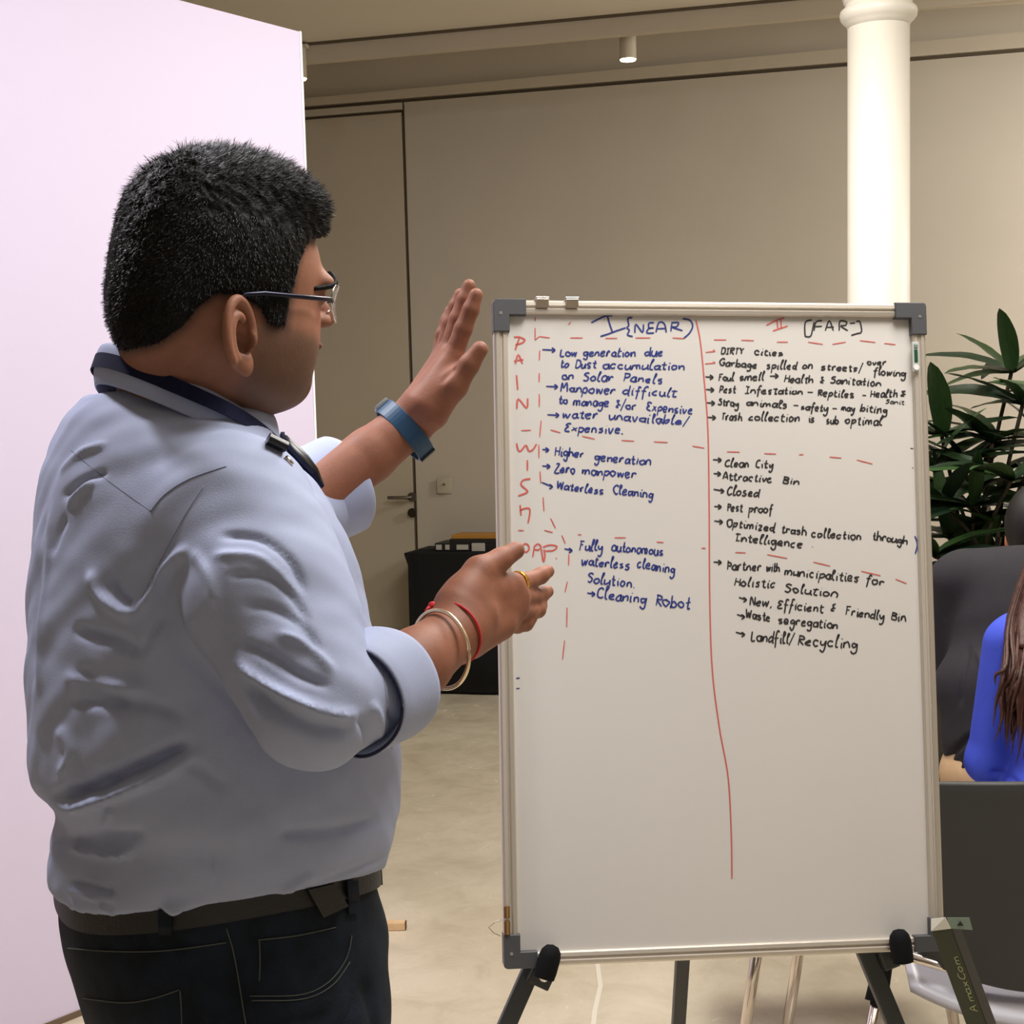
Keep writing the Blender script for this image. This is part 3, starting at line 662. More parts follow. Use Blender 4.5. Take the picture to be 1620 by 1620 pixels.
for t in ('365 180 400 250', '320 265 380 280', '135 265 175 268', '445 300 470 360', '560 295 585 297', '820 318 900 318', '1120 348 1170 352', '1440 392 1470 393', '495 435 493 515', '485 630 468 705', '482 815 480 955', '465 1050 450 1185'):
    strokes([t], m_red, .0018, 790, 780, .2222, 'drawn_dash')
for t in ('125 288 210 288', '310 290 395 293', '550 303 625 303', '760 303 860 318', '925 318 1015 303', '1110 293 1215 305', '1275 312 1350 320', '215 1043 300 1045', '465 1055 545 1058', '700 1062 730 1062', '905 1078 985 1085', '1090 1098 1195 1125', '70 372 135 366', '120 355 135 366', '66 450 135 444', '120 434 135 444'):
    strokes([t], m_red, .0018, 1100, 470, .2346, 'drawn_dash')
for t in ('270 400 340 403', '485 415 620 440', '795 465 910 492', '1120 527 1250 557', '1350 580 1425 610'):
    strokes([t], m_red, .0018, 1100, 780, .2346, 'drawn_dash')
strokes(['1480 290 1498 345 1483 410'], m_blu, .0022, 1100, 780, .2346, 'drawn_dash')
strokes(['120 1320 145 1316'], m_blu, .0022, 790, 780, .2222, 'drawn_dash'); strokes(['120 1392 145 1390'], m_blu, .0016, 790, 780, .2222, 'drawn_dash')
strokes(['1450 1020 1470 1020'], m_bki, .0014, 1100, 470, .2346, 'drawn_dash'); strokes(['1462 1150 1470 1152'], m_bki, .0014, 1100, 470, .2346, 'drawn_dash')
mb = MB(); ribbon(mb, spline([(1101, 506), (1108, 540), (1114, 600), (1120, 680), (1122, 800), (1123, 950), (1127, 1060), (1138, 1150), (1152, 1230), (1157, 1320), (1158, 1390)], 8), .0021); mb.build('dividing_line', m_red, wbd)

# ------------------------------------------------------------------ easel
m_leg = mat('grey_steel_leg', (66, 67, 66), .45, metal=.3); m_rub = mat('black_rubber', (13, 13, 14), .85, spec=.2)
es = thing('easel', (bp_(.34, .5)[0], bp_(.34, .5)[1]+.1, 0), 'dark grey steel tripod easel holding up the whiteboard', 'easel')
def B3(px, py, w): return bp_(*b_uv(px, py, w), w)
apex = B3(1118, 900, -.06)
def down(a, b, z=0.015):
    d = b-a; return a+d*((z-a[2])/d[2])
def flatleg(a, b, wd, th, name='leg'):
    t = (b-a)/np.linalg.norm(b-a); x = np.cross(t, BN); x /= np.linalg.norm(x); n = np.cross(x, t)
    R = np.stack([x, n, t], 1); return MB().box((a+b)/2, (wd, th, np.linalg.norm(b-a)), R, .003).build(name, m_leg, es)
for (k0, k1) in (((856, 1542), (828, 1602)), ((1408, 1512), (1432, 1580))):
    a = B3(*k0, -.034); b = B3(*k1, -.034); f = down(a, b); L = flatleg(apex, f, .027, .018)
    MB().lathe(f+np.array([0, 0, -.013]), [(0, 0), (.018, 0), (.018, .03), (.015, .034), (0, .034)], 20).build('rubber_foot', m_rub, L, angle=40)
rear = G(1068, 1560)*0+np.array([P(1066, 1400, 3.0)[0], 3.0, .015])
L = flatleg(apex, rear, .026, .018)
MB().lathe(rear+np.array([0, 0, -.013]), [(0, 0), (.018, 0), (.018, .03), (.015, .034), (0, .034)], 20).build('rubber_foot', m_rub, L, angle=40)
for (kx, ky, sl) in ((868, 1520, -.30), (1425, 1495, .12)):
    c0 = B3(kx, ky, .012); dv = (BY+BX*(-sl)); dv /= np.linalg.norm(dv)
    o = MB().lathe(c0-dv*.026, [(0, 0), (.0155, .0), (.0165, .01), (.0165, .032), (.0145, .041), (.009, .048), (.0, .0505)], 24, axis=dv).build('rubber_knob', m_rub, es, angle=50)
    MB().tube([c0-dv*.024, c0-dv*.024-BN*.045], .008, 10).build('peg', m_chr, o, smooth=True)
    lg = ((856, 1542), (828, 1602)) if kx < 1000 else ((1408, 1512), (1432, 1580)); l0, l1 = B3(*lg[0], -.034), B3(*lg[1], -.034); lt = (l0-l1)/np.linalg.norm(l0-l1); lx = np.cross(lt, BN); lx /= np.linalg.norm(lx)
    MB().box(l0+lt*.0, (.036, .026, .034), np.stack([lx, np.cross(lx, lt), lt], 1), .003).build('bracket', m_leg, o)

# ================================================================== CHAIRS, CARTON
m_blkshell = mat('black_shell', (52, 52, 50), .55, noise=.08, nscale=14, bump=.1, bscale=120)
m_pale = mat('milky_plastic', (196, 194, 202), .35, trans=.1)
def shell(c, w, z0, z1, curve, dip, th, name, m, parent, lean=0, nu=24, nv=14, rc=.25):
    V = []; Fc = []
    for side in (0, 1):
        for j in range(nv+1):
            for i in range(nu+1):
                u = i/nu*2-1; v = j/nv; sh = 1-.06*(1-v)**2
                zz = z0+(z1-z0)*v+dip*(1-v)*(-(1-u*u))+.012*(v)*(-u*u)
                V.append((c[0]+u*w/2*sh, c[1]+curve*u*u+lean*(v)+side*th, zz))
    n = (nu+1)*(nv+1)
    for j in range(nv):
        for i in range(nu):
            a = j*(nu+1)+i; Fc.append((a, a+1, a+nu+2, a+nu+1)); Fc.append((n+a, n+a+nu+1, n+a+nu+2, n+a+1))
    bd = [i for i in range(nu+1)]+[(j)*(nu+1)+nu for j in range(1, nv+1)]+[nv*(nu+1)+i for i in range(nu-1, -1, -1)]+[j*(nu+1) for j in range(nv-1, 0, -1)]
    for a, b in zip(bd, bd[1:]+bd[:1]): Fc.append((b, a, n+a, n+b))
    o = put(name, V, Fc, m, parent, fix=True); bv = o.modifiers.new('b', 'BEVEL'); bv.width = .006; bv.segments = 2; bv.limit_method = 'ANGLE'; return o
ccx = P(1662, 1400, 2.70)
ch = thing('chair', (ccx[0], ccx[1]+.2, 0), 'black-backed chair with milky seat, its back towards us, right of the whiteboard', 'chair')
shell((ccx[0], ccx[1]), .455, P(1662, 1540, 2.70)[2], P(1662, 1226, 2.70)[2], .07, .045, .02, 'backrest', m_blkshell, ch, lean=-.035)
sz = .445
V = []; Fc = []; nu, nv = 20, 18
for side in (0, 1):
    for j in range(nv+1):
        for i in range(nu+1):
            u = i/nu*2-1; v = j/nv; w = .235*(1-.12*v)
            V.append((ccx[0]+u*w, ccx[1]-.005+.06*u*u*(1-v)+v*.42, sz-.02-.085*(1-v)**4*(1-.3*u*u)+.028*u*u-.03*math.sin(v*3.1)*(1-u*u)-side*.012))
n = (nu+1)*(nv+1)
for j in range(nv):
    for i in range(nu):
        a = j*(nu+1)+i; Fc.append((a, a+1, a+nu+2, a+nu+1)); Fc.append((n+a, n+a+nu+1, n+a+nu+2, n+a+1))
bd = [i for i in range(nu+1)]+[(j)*(nu+1)+nu for j in range(1, nv+1)]+[nv*(nu+1)+i for i in range(nu-1, -1, -1)]+[j*(nu+1) for j in range(nv-1, 0, -1)]
for a, b in zip(bd, bd[1:]+bd[:1]): Fc.append((b, a, n+a, n+b))
put('seat', V, Fc, m_pale, ch, fix=True)
a = np.array([ccx[0]-.20, ccx[1]+.10, .40])
for sx, sy in ((-1, 0), (1, 0), (-1, 1), (1, 1)):
    t0 = np.array([ccx[0]+sx*.19, ccx[1]+.05+.32*sy, .405]); t1 = np.array([ccx[0]+sx*.245, ccx[1]-.02+.44*sy, .012])
    if sx < 0 and sy == 0: t0 = P(1402, 1500, 2.77); t1 = down(t0, P(1383, 1600, 2.75), .012)
    o = MB().tube([t0, t1], .0105, 14).build('leg', m_chr, ch, smooth=True)
    MB().lathe(t1+np.array([0, 0, -.011]), [(0, 0), (.016, 0), (.016, .03), (0, .03)], 16).build('rubber_foot', m_rub, o, angle=40)
    if sx < 0 and sy == 0:
        d = (t1-t0); MB().tube([t0+d*-.02, t0+d*.03, t0+d*.20], [.013, .0165, .0205], 18).build('leg_sleeve', m_rub, o, angle=50)
MB().tube([P(1402, 1502, 2.77), (ccx[0]-.1, ccx[1]+.06, .40), (ccx[0]+.19, ccx[1]+.05, .405)], .0095, 12).build('cross_tube', m_chr, ch, smooth=True)
MB().tube([(ccx[0]-.19, ccx[1]+.37, .405), (ccx[0]+.19, ccx[1]+.37, .405)], .0095, 12).build('cross_tube', m_chr, ch, smooth=True)

# second chair: only its chrome legs show below the board
q0 = P(1232, 1500, 3.42)
ch2 = thing('chair', (q0[0], q0[1]+.2, 0), 'chair hidden behind the whiteboard, only two slanted chrome legs showing', 'chair')
zc2 = .45
shell((q0[0]+.12, q0[1]-.1), .40, .50, .80, .05, .02, .02, 'backrest', m_blkshell, ch2, lean=-.03)
MB().box((q0[0]+.12, q0[1]+.1, zc2), (.42, .42, .025), None, .008).build('seat', m_blkshell, ch2, angle=40)
for (p1, p2, Y) in (((1200, 1490), (1180, 1620), 3.30), ((1266, 1490), (1246, 1620), 3.45)):
    t1_ = P(*p1, Y); t2_ = P(*p2, Y); dn = t2_-t1_; t0 = t1_+dn*((zc2-.01-t1_[2])/dn[2]); t1 = down(t1_, t2_, .01)
    MB().tube([t0, t1], .0125 if Y < 3.8 else .0135, 14).build('leg', m_chr, ch2, smooth=True)
    t0b = t0+np.array([.36, .06, 0]); t1b = t1+np.array([.50, .06, 0])
    MB().tube([t0b, t1b], .0125, 14).build('leg', m_chr, ch2, smooth=True)

# carton leaning beside the board
m_olive = mat('olive_card', (54, 58, 34), .45, noise=.08, nscale=9); m_side = mat('dark_card', (24, 27, 30), .35); m_flap = mat('white_card', (226, 222, 208), .7); m_flg = mat('grey_green_card', (124, 138, 122), .7)
m_txt = mat('pale_print', (178, 182, 132), .5); m_strp = mat('grey_print', (84, 92, 100), .5)
ctop = P(1489, 1471, 2.17); cbot = down(ctop, P(1546, 1625, 2.18), .0)
t = (ctop-cbot); Lc = np.linalg.norm(t); t /= Lc
fn = np.array([-.58, -.81, 0.]); fn -= t*(fn@t); fn /= np.linalg.norm(fn); sd = np.cross(t, fn); sd = sd if sd[0] > 0 else -sd
ct = thing('long_carton', cbot, 'long narrow dark olive carton with open white flap leaning by the easel', 'carton')
RC = np.stack([sd, -fn, t], 1); cw, cdp = .030, .030
def cpt(a, b, h): return ctop+sd*a+fn*b-t*h
MB().box(ctop-t*Lc/2-fn*cdp/2, (cw, cdp, Lc), RC, .001).build('body', m_olive, ct)
MB().box(ctop-t*Lc/2-fn*cdp/2+sd*(cw/2+.0006), (.001, cdp-.001, Lc-.002), RC).build('side_print', m_side, ct)
for k in range(16):
    h = .045+k*.021
    V = [cpt(cw/2+.0016, -.006, h), cpt(cw/2+.0016, -.010, h+.006), cpt(cw/2+.0016, -.024, h+.030), cpt(cw/2+.0016, -.020, h+.022)]
    put('stripe', V, [(0, 1, 2, 3)], m_strp, ct, smooth=False)
mb = MB(); mb.add([cpt(-cw/2, 0, 0), cpt(cw/2, 0, 0), cpt(cw/2-.002, .000, -.018), cpt(-cw/2+.004, -.006, -.016)], [(0, 1, 2, 3)])
mb.add([cpt(-cw/2, 0, 0), cpt(-cw/2+.004, -.006, -.016), cpt(-cw/2, -.02, -.004)], [(0, 1, 2)])
o = mb.build('white_flap', m_flap, ct); sm = o.modifiers.new('s', 'SOLIDIFY'); sm.thickness = .0008
q = np.array([1., 0, 0])
V = [cpt(cw/2, 0, -.017), cpt(cw/2, 0, 0), cpt(cw/2, 0, 0)+q*.031+np.array([0, 0, -.003]), cpt(cw/2, 0, -.017)+q*.032+np.array([0, 0, -.001])]
o = put('green_flap', V, [(0, 1, 2, 3)], m_flg, ct, smooth=False); sm = o.modifiers.new('s', 'SOLIDIFY'); sm.thickness = .0008; sm.offset = -1
pc = (V[0]+V[1]+V[2]+V[3])/4+np.array([0, -.0012, 0])
put('flap_mark', [pc+np.array([-.005, 0, -.003]), pc+np.array([.005, 0, -.003]), pc+np.array([0, 0, .004])], [(0, 1, 2)], m_side, ct, smooth=False)
# lettering running up the front face
mb = MB(); hpos = .150
def cstroke(pts, w=.0011):
    q = [np.array(p, float) for p in pts]; V = []
    for i in range(len(q)):
        tt = q[min(i+1, len(q)-1)]-q[max(i-1, 0)]; tt /= np.linalg.norm(tt)+1e-9; nn_ = np.array([-tt[1], tt[0]])
        for s_ in (-1, 1): a_, h_ = q[i]+nn_*w*s_/2; V.append(cpt(a_, .0006, h_))
    mb.add(V, [(2*i, 2*i+1, 2*i+3, 2*i+2) for i in range(len(q)-1)])
def clabel(txt, h0, adv, hh, base):
    for k, c in enumerate(txt):
        for st in GL.get(c, '').split('|'):
            n = [float(x) for x in st.split()]
            if len(n) < 4: continue
            cstroke(spline([(base-n[i+1]*hh, h0-k*adv-n[i]*adv*.8) for i in range(0, len(n), 2)], 3), .0012)
clabel('A', .128, .012, .0062, .010); clabel('maxCom', .112, .0115, .0058, .010)
mb.build('lettering', m_txt, ct)

# ================================================================== PLANT
m_leaf = [mat('leaf_'+n, c, .38, noise=.35, nscale=6, stretch=(1, 14, 1), bump=.25, bscale=40) for n, c in (('dark', (44, 66, 36)), ('mid', (58, 88, 44)), ('deep', (30, 50, 30)))]
m_cane = mat('cane', (64, 58, 38), .8, noise=.4, nscale=40)
m_pot = mat('pot_grey', (58, 56, 50), .7, noise=.1, nscale=10)
pc0 = P(1572, 1020, 4.6); pl = thing('potted_palm', (pc0[0], pc0[1], 0), 'large dark green potted palm behind the two seated people', 'potted plant')
MB().lathe((pc0[0], pc0[1], 0), [(0, 0), (.20, 0), (.21, .02), (.27, .70), (.285, .72), (.285, .75), (.255, .75), (.25, .70), (0, .70)], 48).build('pot', m_pot, pl, angle=40)
MB().lathe((pc0[0], pc0[1], .66), [(0, 0), (.245, 0), (.245, .045), (.12, .06), (0, .065)], 32).build('soil', mat('soil', (44, 34, 26), 1, noise=.4, nscale=60, bump=1, bscale=80), pl)
def leafmesh(i):
    n = 11; V = []; dr = .18+.16*(i % 3); wmax = .10+.025*(i % 2); cu = .05*((i % 4)-1.5)
    for k in range(n):
        v = k/(n-1); w = wmax*math.sin(math.pi*min(1, .06+v*.94))**.55*(1-.25*v) if k < n-1 else .006
        z = -dr*v*v; y = cu*v*v
        for u in (-1, -.5, 0, .5, 1): V.append((v, y+u*w, z+abs(u)*w*.28+.004*math.sin(v*20+u*3)))
    Fc = [(k*5+j, k*5+j+1, (k+1)*5+j+1, (k+1)*5+j) for k in range(n-1) for j in range(4)]
    return mesh('leaf', V, Fc, m_leaf[i % 3])
LM = [leafmesh(i) for i in range(9)]
hubs = [(1618, 640, 4.45), (1600, 590, 4.55), (1570, 700, 4.50), (1520, 735, 4.55), (1478, 745, 4.50), (1600, 760, 4.35), (1540, 800, 4.45), (1500, 850, 4.55), (1580, 850, 4.55), (1478, 880, 4.40), (1540, 900, 4.60),
        (1500, 950, 4.45), (1650, 700, 4.65), (1660, 820, 4.55), (1490, 690, 4.50), (1490, 1000, 4.50), (1545, 985, 4.45), (1690, 640, 4.45), (1492, 800, 4.45), (1625, 900, 4.55), (1560, 760, 4.70), (1510, 780, 4.75)]
nleaf = 0
for hi, (hx, hy, hY) in enumerate(hubs):
    hb = P(hx, hy, hY); root = np.array([pc0[0]+random.uniform(-.1, .1), pc0[1]+random.uniform(-.1, .1), .70])
    mid = (root+hb)/2+np.array([0, 0, .08])*1.0; mid[:2] = root[:2]*.65+hb[:2]*.35
    MB().tube(spline([root, mid, hb], 6), [.009]*5+[.006]*8, 7).build('stem', m_cane, pl, smooth=True)
    out = hb-np.array([pc0[0], pc0[1], hb[2]-.35]); out /= np.linalg.norm(out)
    k = random.choice((8, 9, 10)); a0 = random.uniform(0, 6.28)
    for j in range(k):
        an = a0+2*math.pi*j/k*.85+random.uniform(-.15, .15)
        d = Vector((math.cos(an), math.sin(an)*.9, random.uniform(-.25, .45)))+Vector(out)*.35; d.normalize()
        if d.y < -.0 and d.y*d.y > .5: d.y *= .4; d.normalize()
        x = d; z = Vector((random.uniform(-.3, .3), random.uniform(-.6, .1), 1)); y = z.cross(x).normalized(); z = x.cross(y)
        L_ = random.uniform(.20, .31)*(1.05 if hi < 3 else 1)
        o = bpy.data.objects.new('leaf', LM[(hi*3+j) % 9]); C.objects.link(o); o.parent = pl
        R3 = Matrix((x, y, z)).transposed().to_4x4()
        o.matrix_local = Matrix.Translation(Vector(hb)-Vector(pl.location)) @ R3 @ Matrix.Diagonal((L_, L_, L_, 1))

# ================================================================== SEATED PEOPLE (only their edges are in the picture)
m_hood = mat('black_jersey', (38, 36, 42), .85, noise=.1, nscale=30, bump=.2, bscale=300)
m_khaki = mat('khaki_cotton', (214, 180, 138), .8, noise=.06, nscale=60, bump=.2, bscale=300)
m_blue = mat('cobalt_cloth', (62, 84, 212), .7, noise=.06, nscale=30, bump=.2, bscale=300)
m_skin2 = mat('skin_warm', (186, 118, 84), .5, sss=.1)
m_hairb = mat('black_hair', (24, 21, 20), .45, noise=.3, nscale=10, stretch=(30, 30, 2), bump=.5, bscale=40)
m_hairbr = mat('brown_hair', (86, 52, 40), .42, noise=.45, nscale=14, stretch=(10, 10, 1), bump=.6, bscale=60)
def fold(V, N, strokes_, lim=None):
    """push cloth in or out along creases; strokes: (polyline in photo px, half width px, depth m)"""
    x, y, z = PXv(V); vd = V-CAM; vd /= np.linalg.norm(vd, axis=1)[:, None]
    face = np.clip(-(N*vd).sum(1)*2.2, 0, 1)
    D = np.zeros(len(V))
    for st in strokes_:
        pts, w, a = st[:3]; tag_ = st[3] if len(st) > 3 else None
        pts = [tuple(p) for p in spline(pts, 5)]
        xs = [p[0] for p in pts]; ys = [p[1] for p in pts]; m = (x > min(xs)-3*w) & (x < max(xs)+3*w) & (y > min(ys)-3*w) & (y < max(ys)+3*w)
        if lim is not None and tag_ is not None: m &= lim == tag_
        if not m.any(): continue
        d, p = seg_dist(x[m], y[m], pts); D[m] += a*np.exp(-(d/w)**2)*np.clip(np.sin(np.pi*np.clip(p, 0, 1))*2.2+.05, 0, 1)*face[m]
    return V+N*D[:, None]
def PXv(V):
    q = V-CAM; z = q@_f; return 810+F_PX*(q@_r)/z, 810-F_PX*(q@_u)/z, z
Z = np.array([0, 0, 1.])
def person(name_label, base): return thing('person', base, name_label, 'person')
# --- man in the black hoodie
p0 = P(1612, 1000, 3.7); fw = np.array([.45, .89, 0]); lf = np.array([-.89, .45, 0])
def mk(name, fld, m, par, it=1, folds=None):
    V, Fc = fld.mesh(); V = relax(V, Fc, it, .5)
    if folds: V = fold(V, vnormals(V, Fc), folds)
    return put(name, V, Fc, m, par), V, Fc
hip = np.array([p0[0]+.0, p0[1]-.02, .55]); che = np.array([p0[0]+.03, p0[1]+.04, .93]); nk = che+fw*.08+Z*.13; hd = nk+fw*.15+Z*.045
hm = person('person in a black hooded jacket and khaki trousers seated beyond the chair', (hip[0], hip[1], 0))
f = Field(che+[-.35, -.35, -.35], hd+[.3, .3, .2], .006)
f.ell(hd, (.088, .075, .115), np.stack([fw, lf, Z], 1), .01); f.cap(nk-Z*.08, hd-Z*.05, .055, .055, .02); f.ell(hd+fw*.095-Z*.01, (.02, .013, .02), None, .01)
f.ell(hd+lf*.075-Z*.015-fw*.01, (.012, .008, .03), None, .004); f.ell(hd+fw*.06-Z*.06, (.035, .045, .05), None, .02); f.cap(che-Z*.2, nk-Z*.05, .1, .05, .03)
mk('body', f, m_skin2, hm)
f = Field(hd-.2, hd+.2, .006); R_ = np.stack([fw, lf, Z], 1)
f.ell(hd-fw*.018+Z*.03, (.095, .084, .11), R_, .01); f.ell(hd+fw*.09-Z*.05, (.08, .09, .09), R_, .015, 's'); mk('hair', f, m_hairb, hm)
f = Field(hip+[-.4, -.4, -.08], hd+[.45, .55, .1], .006)
f.ell(hip+Z*.08, (.15, .19, .16), R_, .05); f.ell(hip+Z*.2, (.13, .21, .14), R_, .04); f.ell(che-Z*.05, (.13, .18, .2), R_, .05); f.cap(che+Z*.1-lf*.14, che+Z*.1+lf*.14, .06, .06, .06)
for s_ in (1, -1):
    sh = che+Z*.08+lf*.175*s_; el = sh-Z*.27+fw*.08+lf*.03*s_; wr = el+fw*.24-Z*.02-lf*.08*s_
    f.cap(sh, el, .062, .052, .03); f.cap(el, wr, .052, .038, .02)
f.ell(nk-fw*.06-Z*.045, (.09, .10, .055), R_, .03); f.cap(nk-Z*.01+lf*.05, nk-Z*.03-lf*.05+fw*.05, .03, .03, .02)
mk('hoodie', f, m_hood, hm, 2, [([(1535, 930), (1522, 985), (1520, 1030)], 4, -.006), ([(1490, 1120), (1530, 1080), (1565, 1065)], 5, -.012), ([(1500, 1150), (1530, 1120), (1560, 1095)], 6, .011), ([(1500, 1165), (1540, 1150), (1570, 1150)], 5, -.010), ([(1545, 935), (1560, 990), (1555, 1040)], 5, .006)])
f = Field(hip+[-.45, -.3, -.58], hip+[.6, .8, .15], .008)
f.ell(hip+Z*.0, (.16, .185, .12), R_, .03)
for s_ in (1, -1):
    k0 = hip+lf*.1*s_-Z*.02; kn = k0+fw*.42+Z*.0; an = kn-Z*.43+fw*.02; f.cap(k0, kn, .088, .066, .03); f.cap(kn, an, .066, .045, .02)
mk('trousers', f, m_khaki, hm, 1, [([(1488, 1225), (1515, 1203), (1560, 1190)], 5, -.007), ([(1500, 1222), (1540, 1208), (1565, 1200)], 4, -.004)])
for s_ in (1, -1):
    a0 = hip+lf*.1*s_+fw*.44; MBs = Field(a0*[1, 1, 0]+[-.2, -.2, -.02], a0*[1, 1, 0]+[.2, .3, .16], .008)
    b0 = np.array([a0[0], a0[1], .045]); MBs.cap(b0-fw*.04, b0+fw*.14, .045, .035, .02); MBs.cap(b0, b0+Z*.06, .045, .045, .01); mk('shoe', MBs, m_rub, hm)
for s_ in (1, -1):
    wr = che+Z*.08+lf*.175*s_-Z*.27+fw*.08+lf*.03*s_+fw*.24-Z*.02-lf*.08*s_
    hf = Field(wr-.15, wr+.18, .004); hf.cap(wr-fw*.03, wr+fw*.03, .026, .028, .01)
    for k in range(4): b0 = wr+fw*.07+lf*(.03-.02*k); hf.cap(wr+fw*.03+lf*(.02-.013*k), b0, .0095, .009, .006); hf.cap(b0, b0+fw*.02-Z*.03, .009, .008, .004)
    hf.cap(wr+fw*.01-lf*.02*s_, wr+fw*.05-lf*.05*s_-Z*.01, .011, .009, .008); mk('hand', hf, m_skin2, hm)
seat_s = thing('stool', (hip[0], hip[1], 0), 'low black stool mostly hidden under the person in the black hoodie', 'stool')
MB().lathe((hip[0], hip[1], 0), [(0, .385), (.14, .385), (.15, .395), (.15, .415), (.14, .425), (0, .425)], 40).build('seat', m_blkshell, seat_s, angle=40)
for k in range(4):
    a = k*math.pi/2+.6; MB().tube([(hip[0]+.12*math.cos(a), hip[1]+.12*math.sin(a), .39), (hip[0]+.15*math.cos(a), hip[1]+.15*math.sin(a), .012)], .011, 12).build('leg', m_chr, seat_s, smooth=True)
# --- woman in blue
b0 = P(1722, 1100, 3.02); fw = np.array([.25, .97, 0]); lf = np.array([-.97, .25, 0]); R_ = np.stack([fw, lf, Z], 1)
hip = np.array([b0[0]-.0, b0[1]+.0, .56]); che = hip+Z*.33+fw*.05; nk = che+Z*.16+fw*.04; hd = nk+Z*.13+fw*.03
wm = person('person in a cobalt blue top with long brown hair seated in the black chair', (hip[0], hip[1], 0))
f = Field(che-.35, hd+.25, .006); f.ell(hd, (.088, .072, .112), R_, .01); f.cap(nk-Z*.08, hd-Z*.05, .05, .05, .02); f.ell(hd+fw*.095-Z*.01, (.018, .011, .02), R_, .01); f.cap(che-Z*.2, nk-Z*.05, .09, .05, .03); f.ell(hd+fw*.06-Z*.06, (.03, .04, .045), R_, .02)
mk('body', f, m_skin2, wm)
f = Field(hip+[-.4, -.35, -.12], hd+[.35, .5, .0], .005)
f.ell(hip+Z*.06, (.13, .175, .16), R_, .05); f.ell(che-Z*.06, (.11, .15, .2), R_, .05); f.cap(che+Z*.09-lf*.12, che+Z*.09+lf*.12, .05, .05, .05)
for s_ in (1, -1):
    sh = che+Z*.07+lf*.15*s_; el = sh-Z*.25+fw*.02+lf*.035*s_; wr = el+fw*.22+Z*.0-lf*.08*s_
    f.cap(sh, el, .05, .044, .03); f.cap(el, wr, .046, .034, .02)
f.cap(hip+lf*.12-Z*.02, hip+lf*.16+fw*.05-Z*.05, .06, .06, .03)
mk('blouse', f, m_blue, wm, 1, [([(1565, 1132), (1590, 1133), (1620, 1160)], 4, -.006), ([(1567, 1150), (1580, 1160), (1600, 1180)], 3, -.006), ([(1590, 1150), (1605, 1170), (1625, 1185)], 4, -.005), ([(1562, 1190), (1575, 1200), (1580, 1228)], 4, -.006), ([(1600, 1195), (1620, 1215)], 5, .005), ([(1565, 1170), (1590, 1195), (1620, 1205)], 3, -.005)])
f = Field(che+[-.25, -.3, -.25], hd+[.25, .25, .2], .005)
f.ell(hd-fw*.015+Z*.02, (.098, .088, .118), R_, .01); f.ell(hd+fw*.10-Z*.03, (.07, .085, .10), R_, .015, 's')
for k in range(16):
    aa = (k-7.5)/7.5; a_ = hd-fw*.075*(1-abs(aa)*.6)+lf*.082*aa; m_ = nk-fw*(.08-.02*abs(aa))+lf*.12*aa-Z*.03; q_ = che-fw*.09+lf*(.13*aa)+Z*(.08)
    f.cap(a_, m_, .026, .022, .012); f.cap(m_, q_, .022, .008, .010)
hr, _, _ = mk('hair', f, m_hairbr, wm, 1)
mb = MB()
for k in range(260):
    aa = random.uniform(-1, 1); j1, j2, j3 = [random.uniform(-1, 1) for _ in range(3)]; dn_ = random.uniform(0, 1)
    a_ = hd-fw*(.098*(1-abs(aa)*.55)+.005*j1)+lf*.098*aa; m_ = nk-fw*(.10-.03*abs(aa)+.012*j2)+lf*(.15*aa+.008*j1)-Z*.03
    q_ = che-fw*(.125+.012*j2)+lf*(.172*aa+.012*j3)+Z*(.02+.03*j1); e_ = q_-Z*(.02+.13*dn_)+lf*.022*j2-fw*.012*j3
    mb.tube(spline([a_, m_, q_, (q_+e_)/2+lf*.010*j1, e_], 4), [.0042]*12+[.0034, .0026, .0018, .001, .0006], 5, cap=False)
ob = mb.build('hair_strands', m_hairbr, hr, smooth=True); ob['kind'] = 'stuff'
f = Field(hip+[-.45, -.3, -.58], hip+[.5, .75, .1], .008); f.ell(hip-Z*.02, (.14, .175, .11), R_, .03)
for s_ in (1, -1):
    k0 = hip+lf*.09*s_-Z*.03; kn = k0+fw*.36; an = kn-Z*.43; f.cap(k0, kn, .078, .058, .03); f.cap(kn, an, .058, .042, .02)
mk('trousers', f, m_hood, wm)
for s_ in (1, -1):
    a0 = hip+lf*.09*s_+fw*.36; b_ = np.array([a0[0], a0[1], .042]); q_ = Field(b_-.2, b_+.25, .008); q_.cap(b_-fw*.03, b_+fw*.13, .04, .032, .02); q_.cap(b_, b_+Z*.06, .042, .042, .01); mk('shoe', q_, m_rub, wm)
    wr = che+Z*.07+lf*.15*s_-Z*.25+fw*.02+lf*.035*s_+fw*.22-lf*.08*s_
    hf = Field(wr-.15, wr+.18, .004); hf.cap(wr-fw*.03, wr+fw*.03, .023, .025, .01)
    for k in range(4): bb = wr+fw*.065+lf*(.027-.018*k); hf.cap(wr+fw*.03+lf*(.018-.012*k), bb, .0085, .008, .006); hf.cap(bb, bb+fw*.018-Z*.028, .008, .007, .004)
    hf.cap(wr+fw*.01-lf*.02*s_, wr+fw*.045-lf*.045*s_-Z*.01, .01, .008, .008); mk('hand', hf, m_skin2, wm)

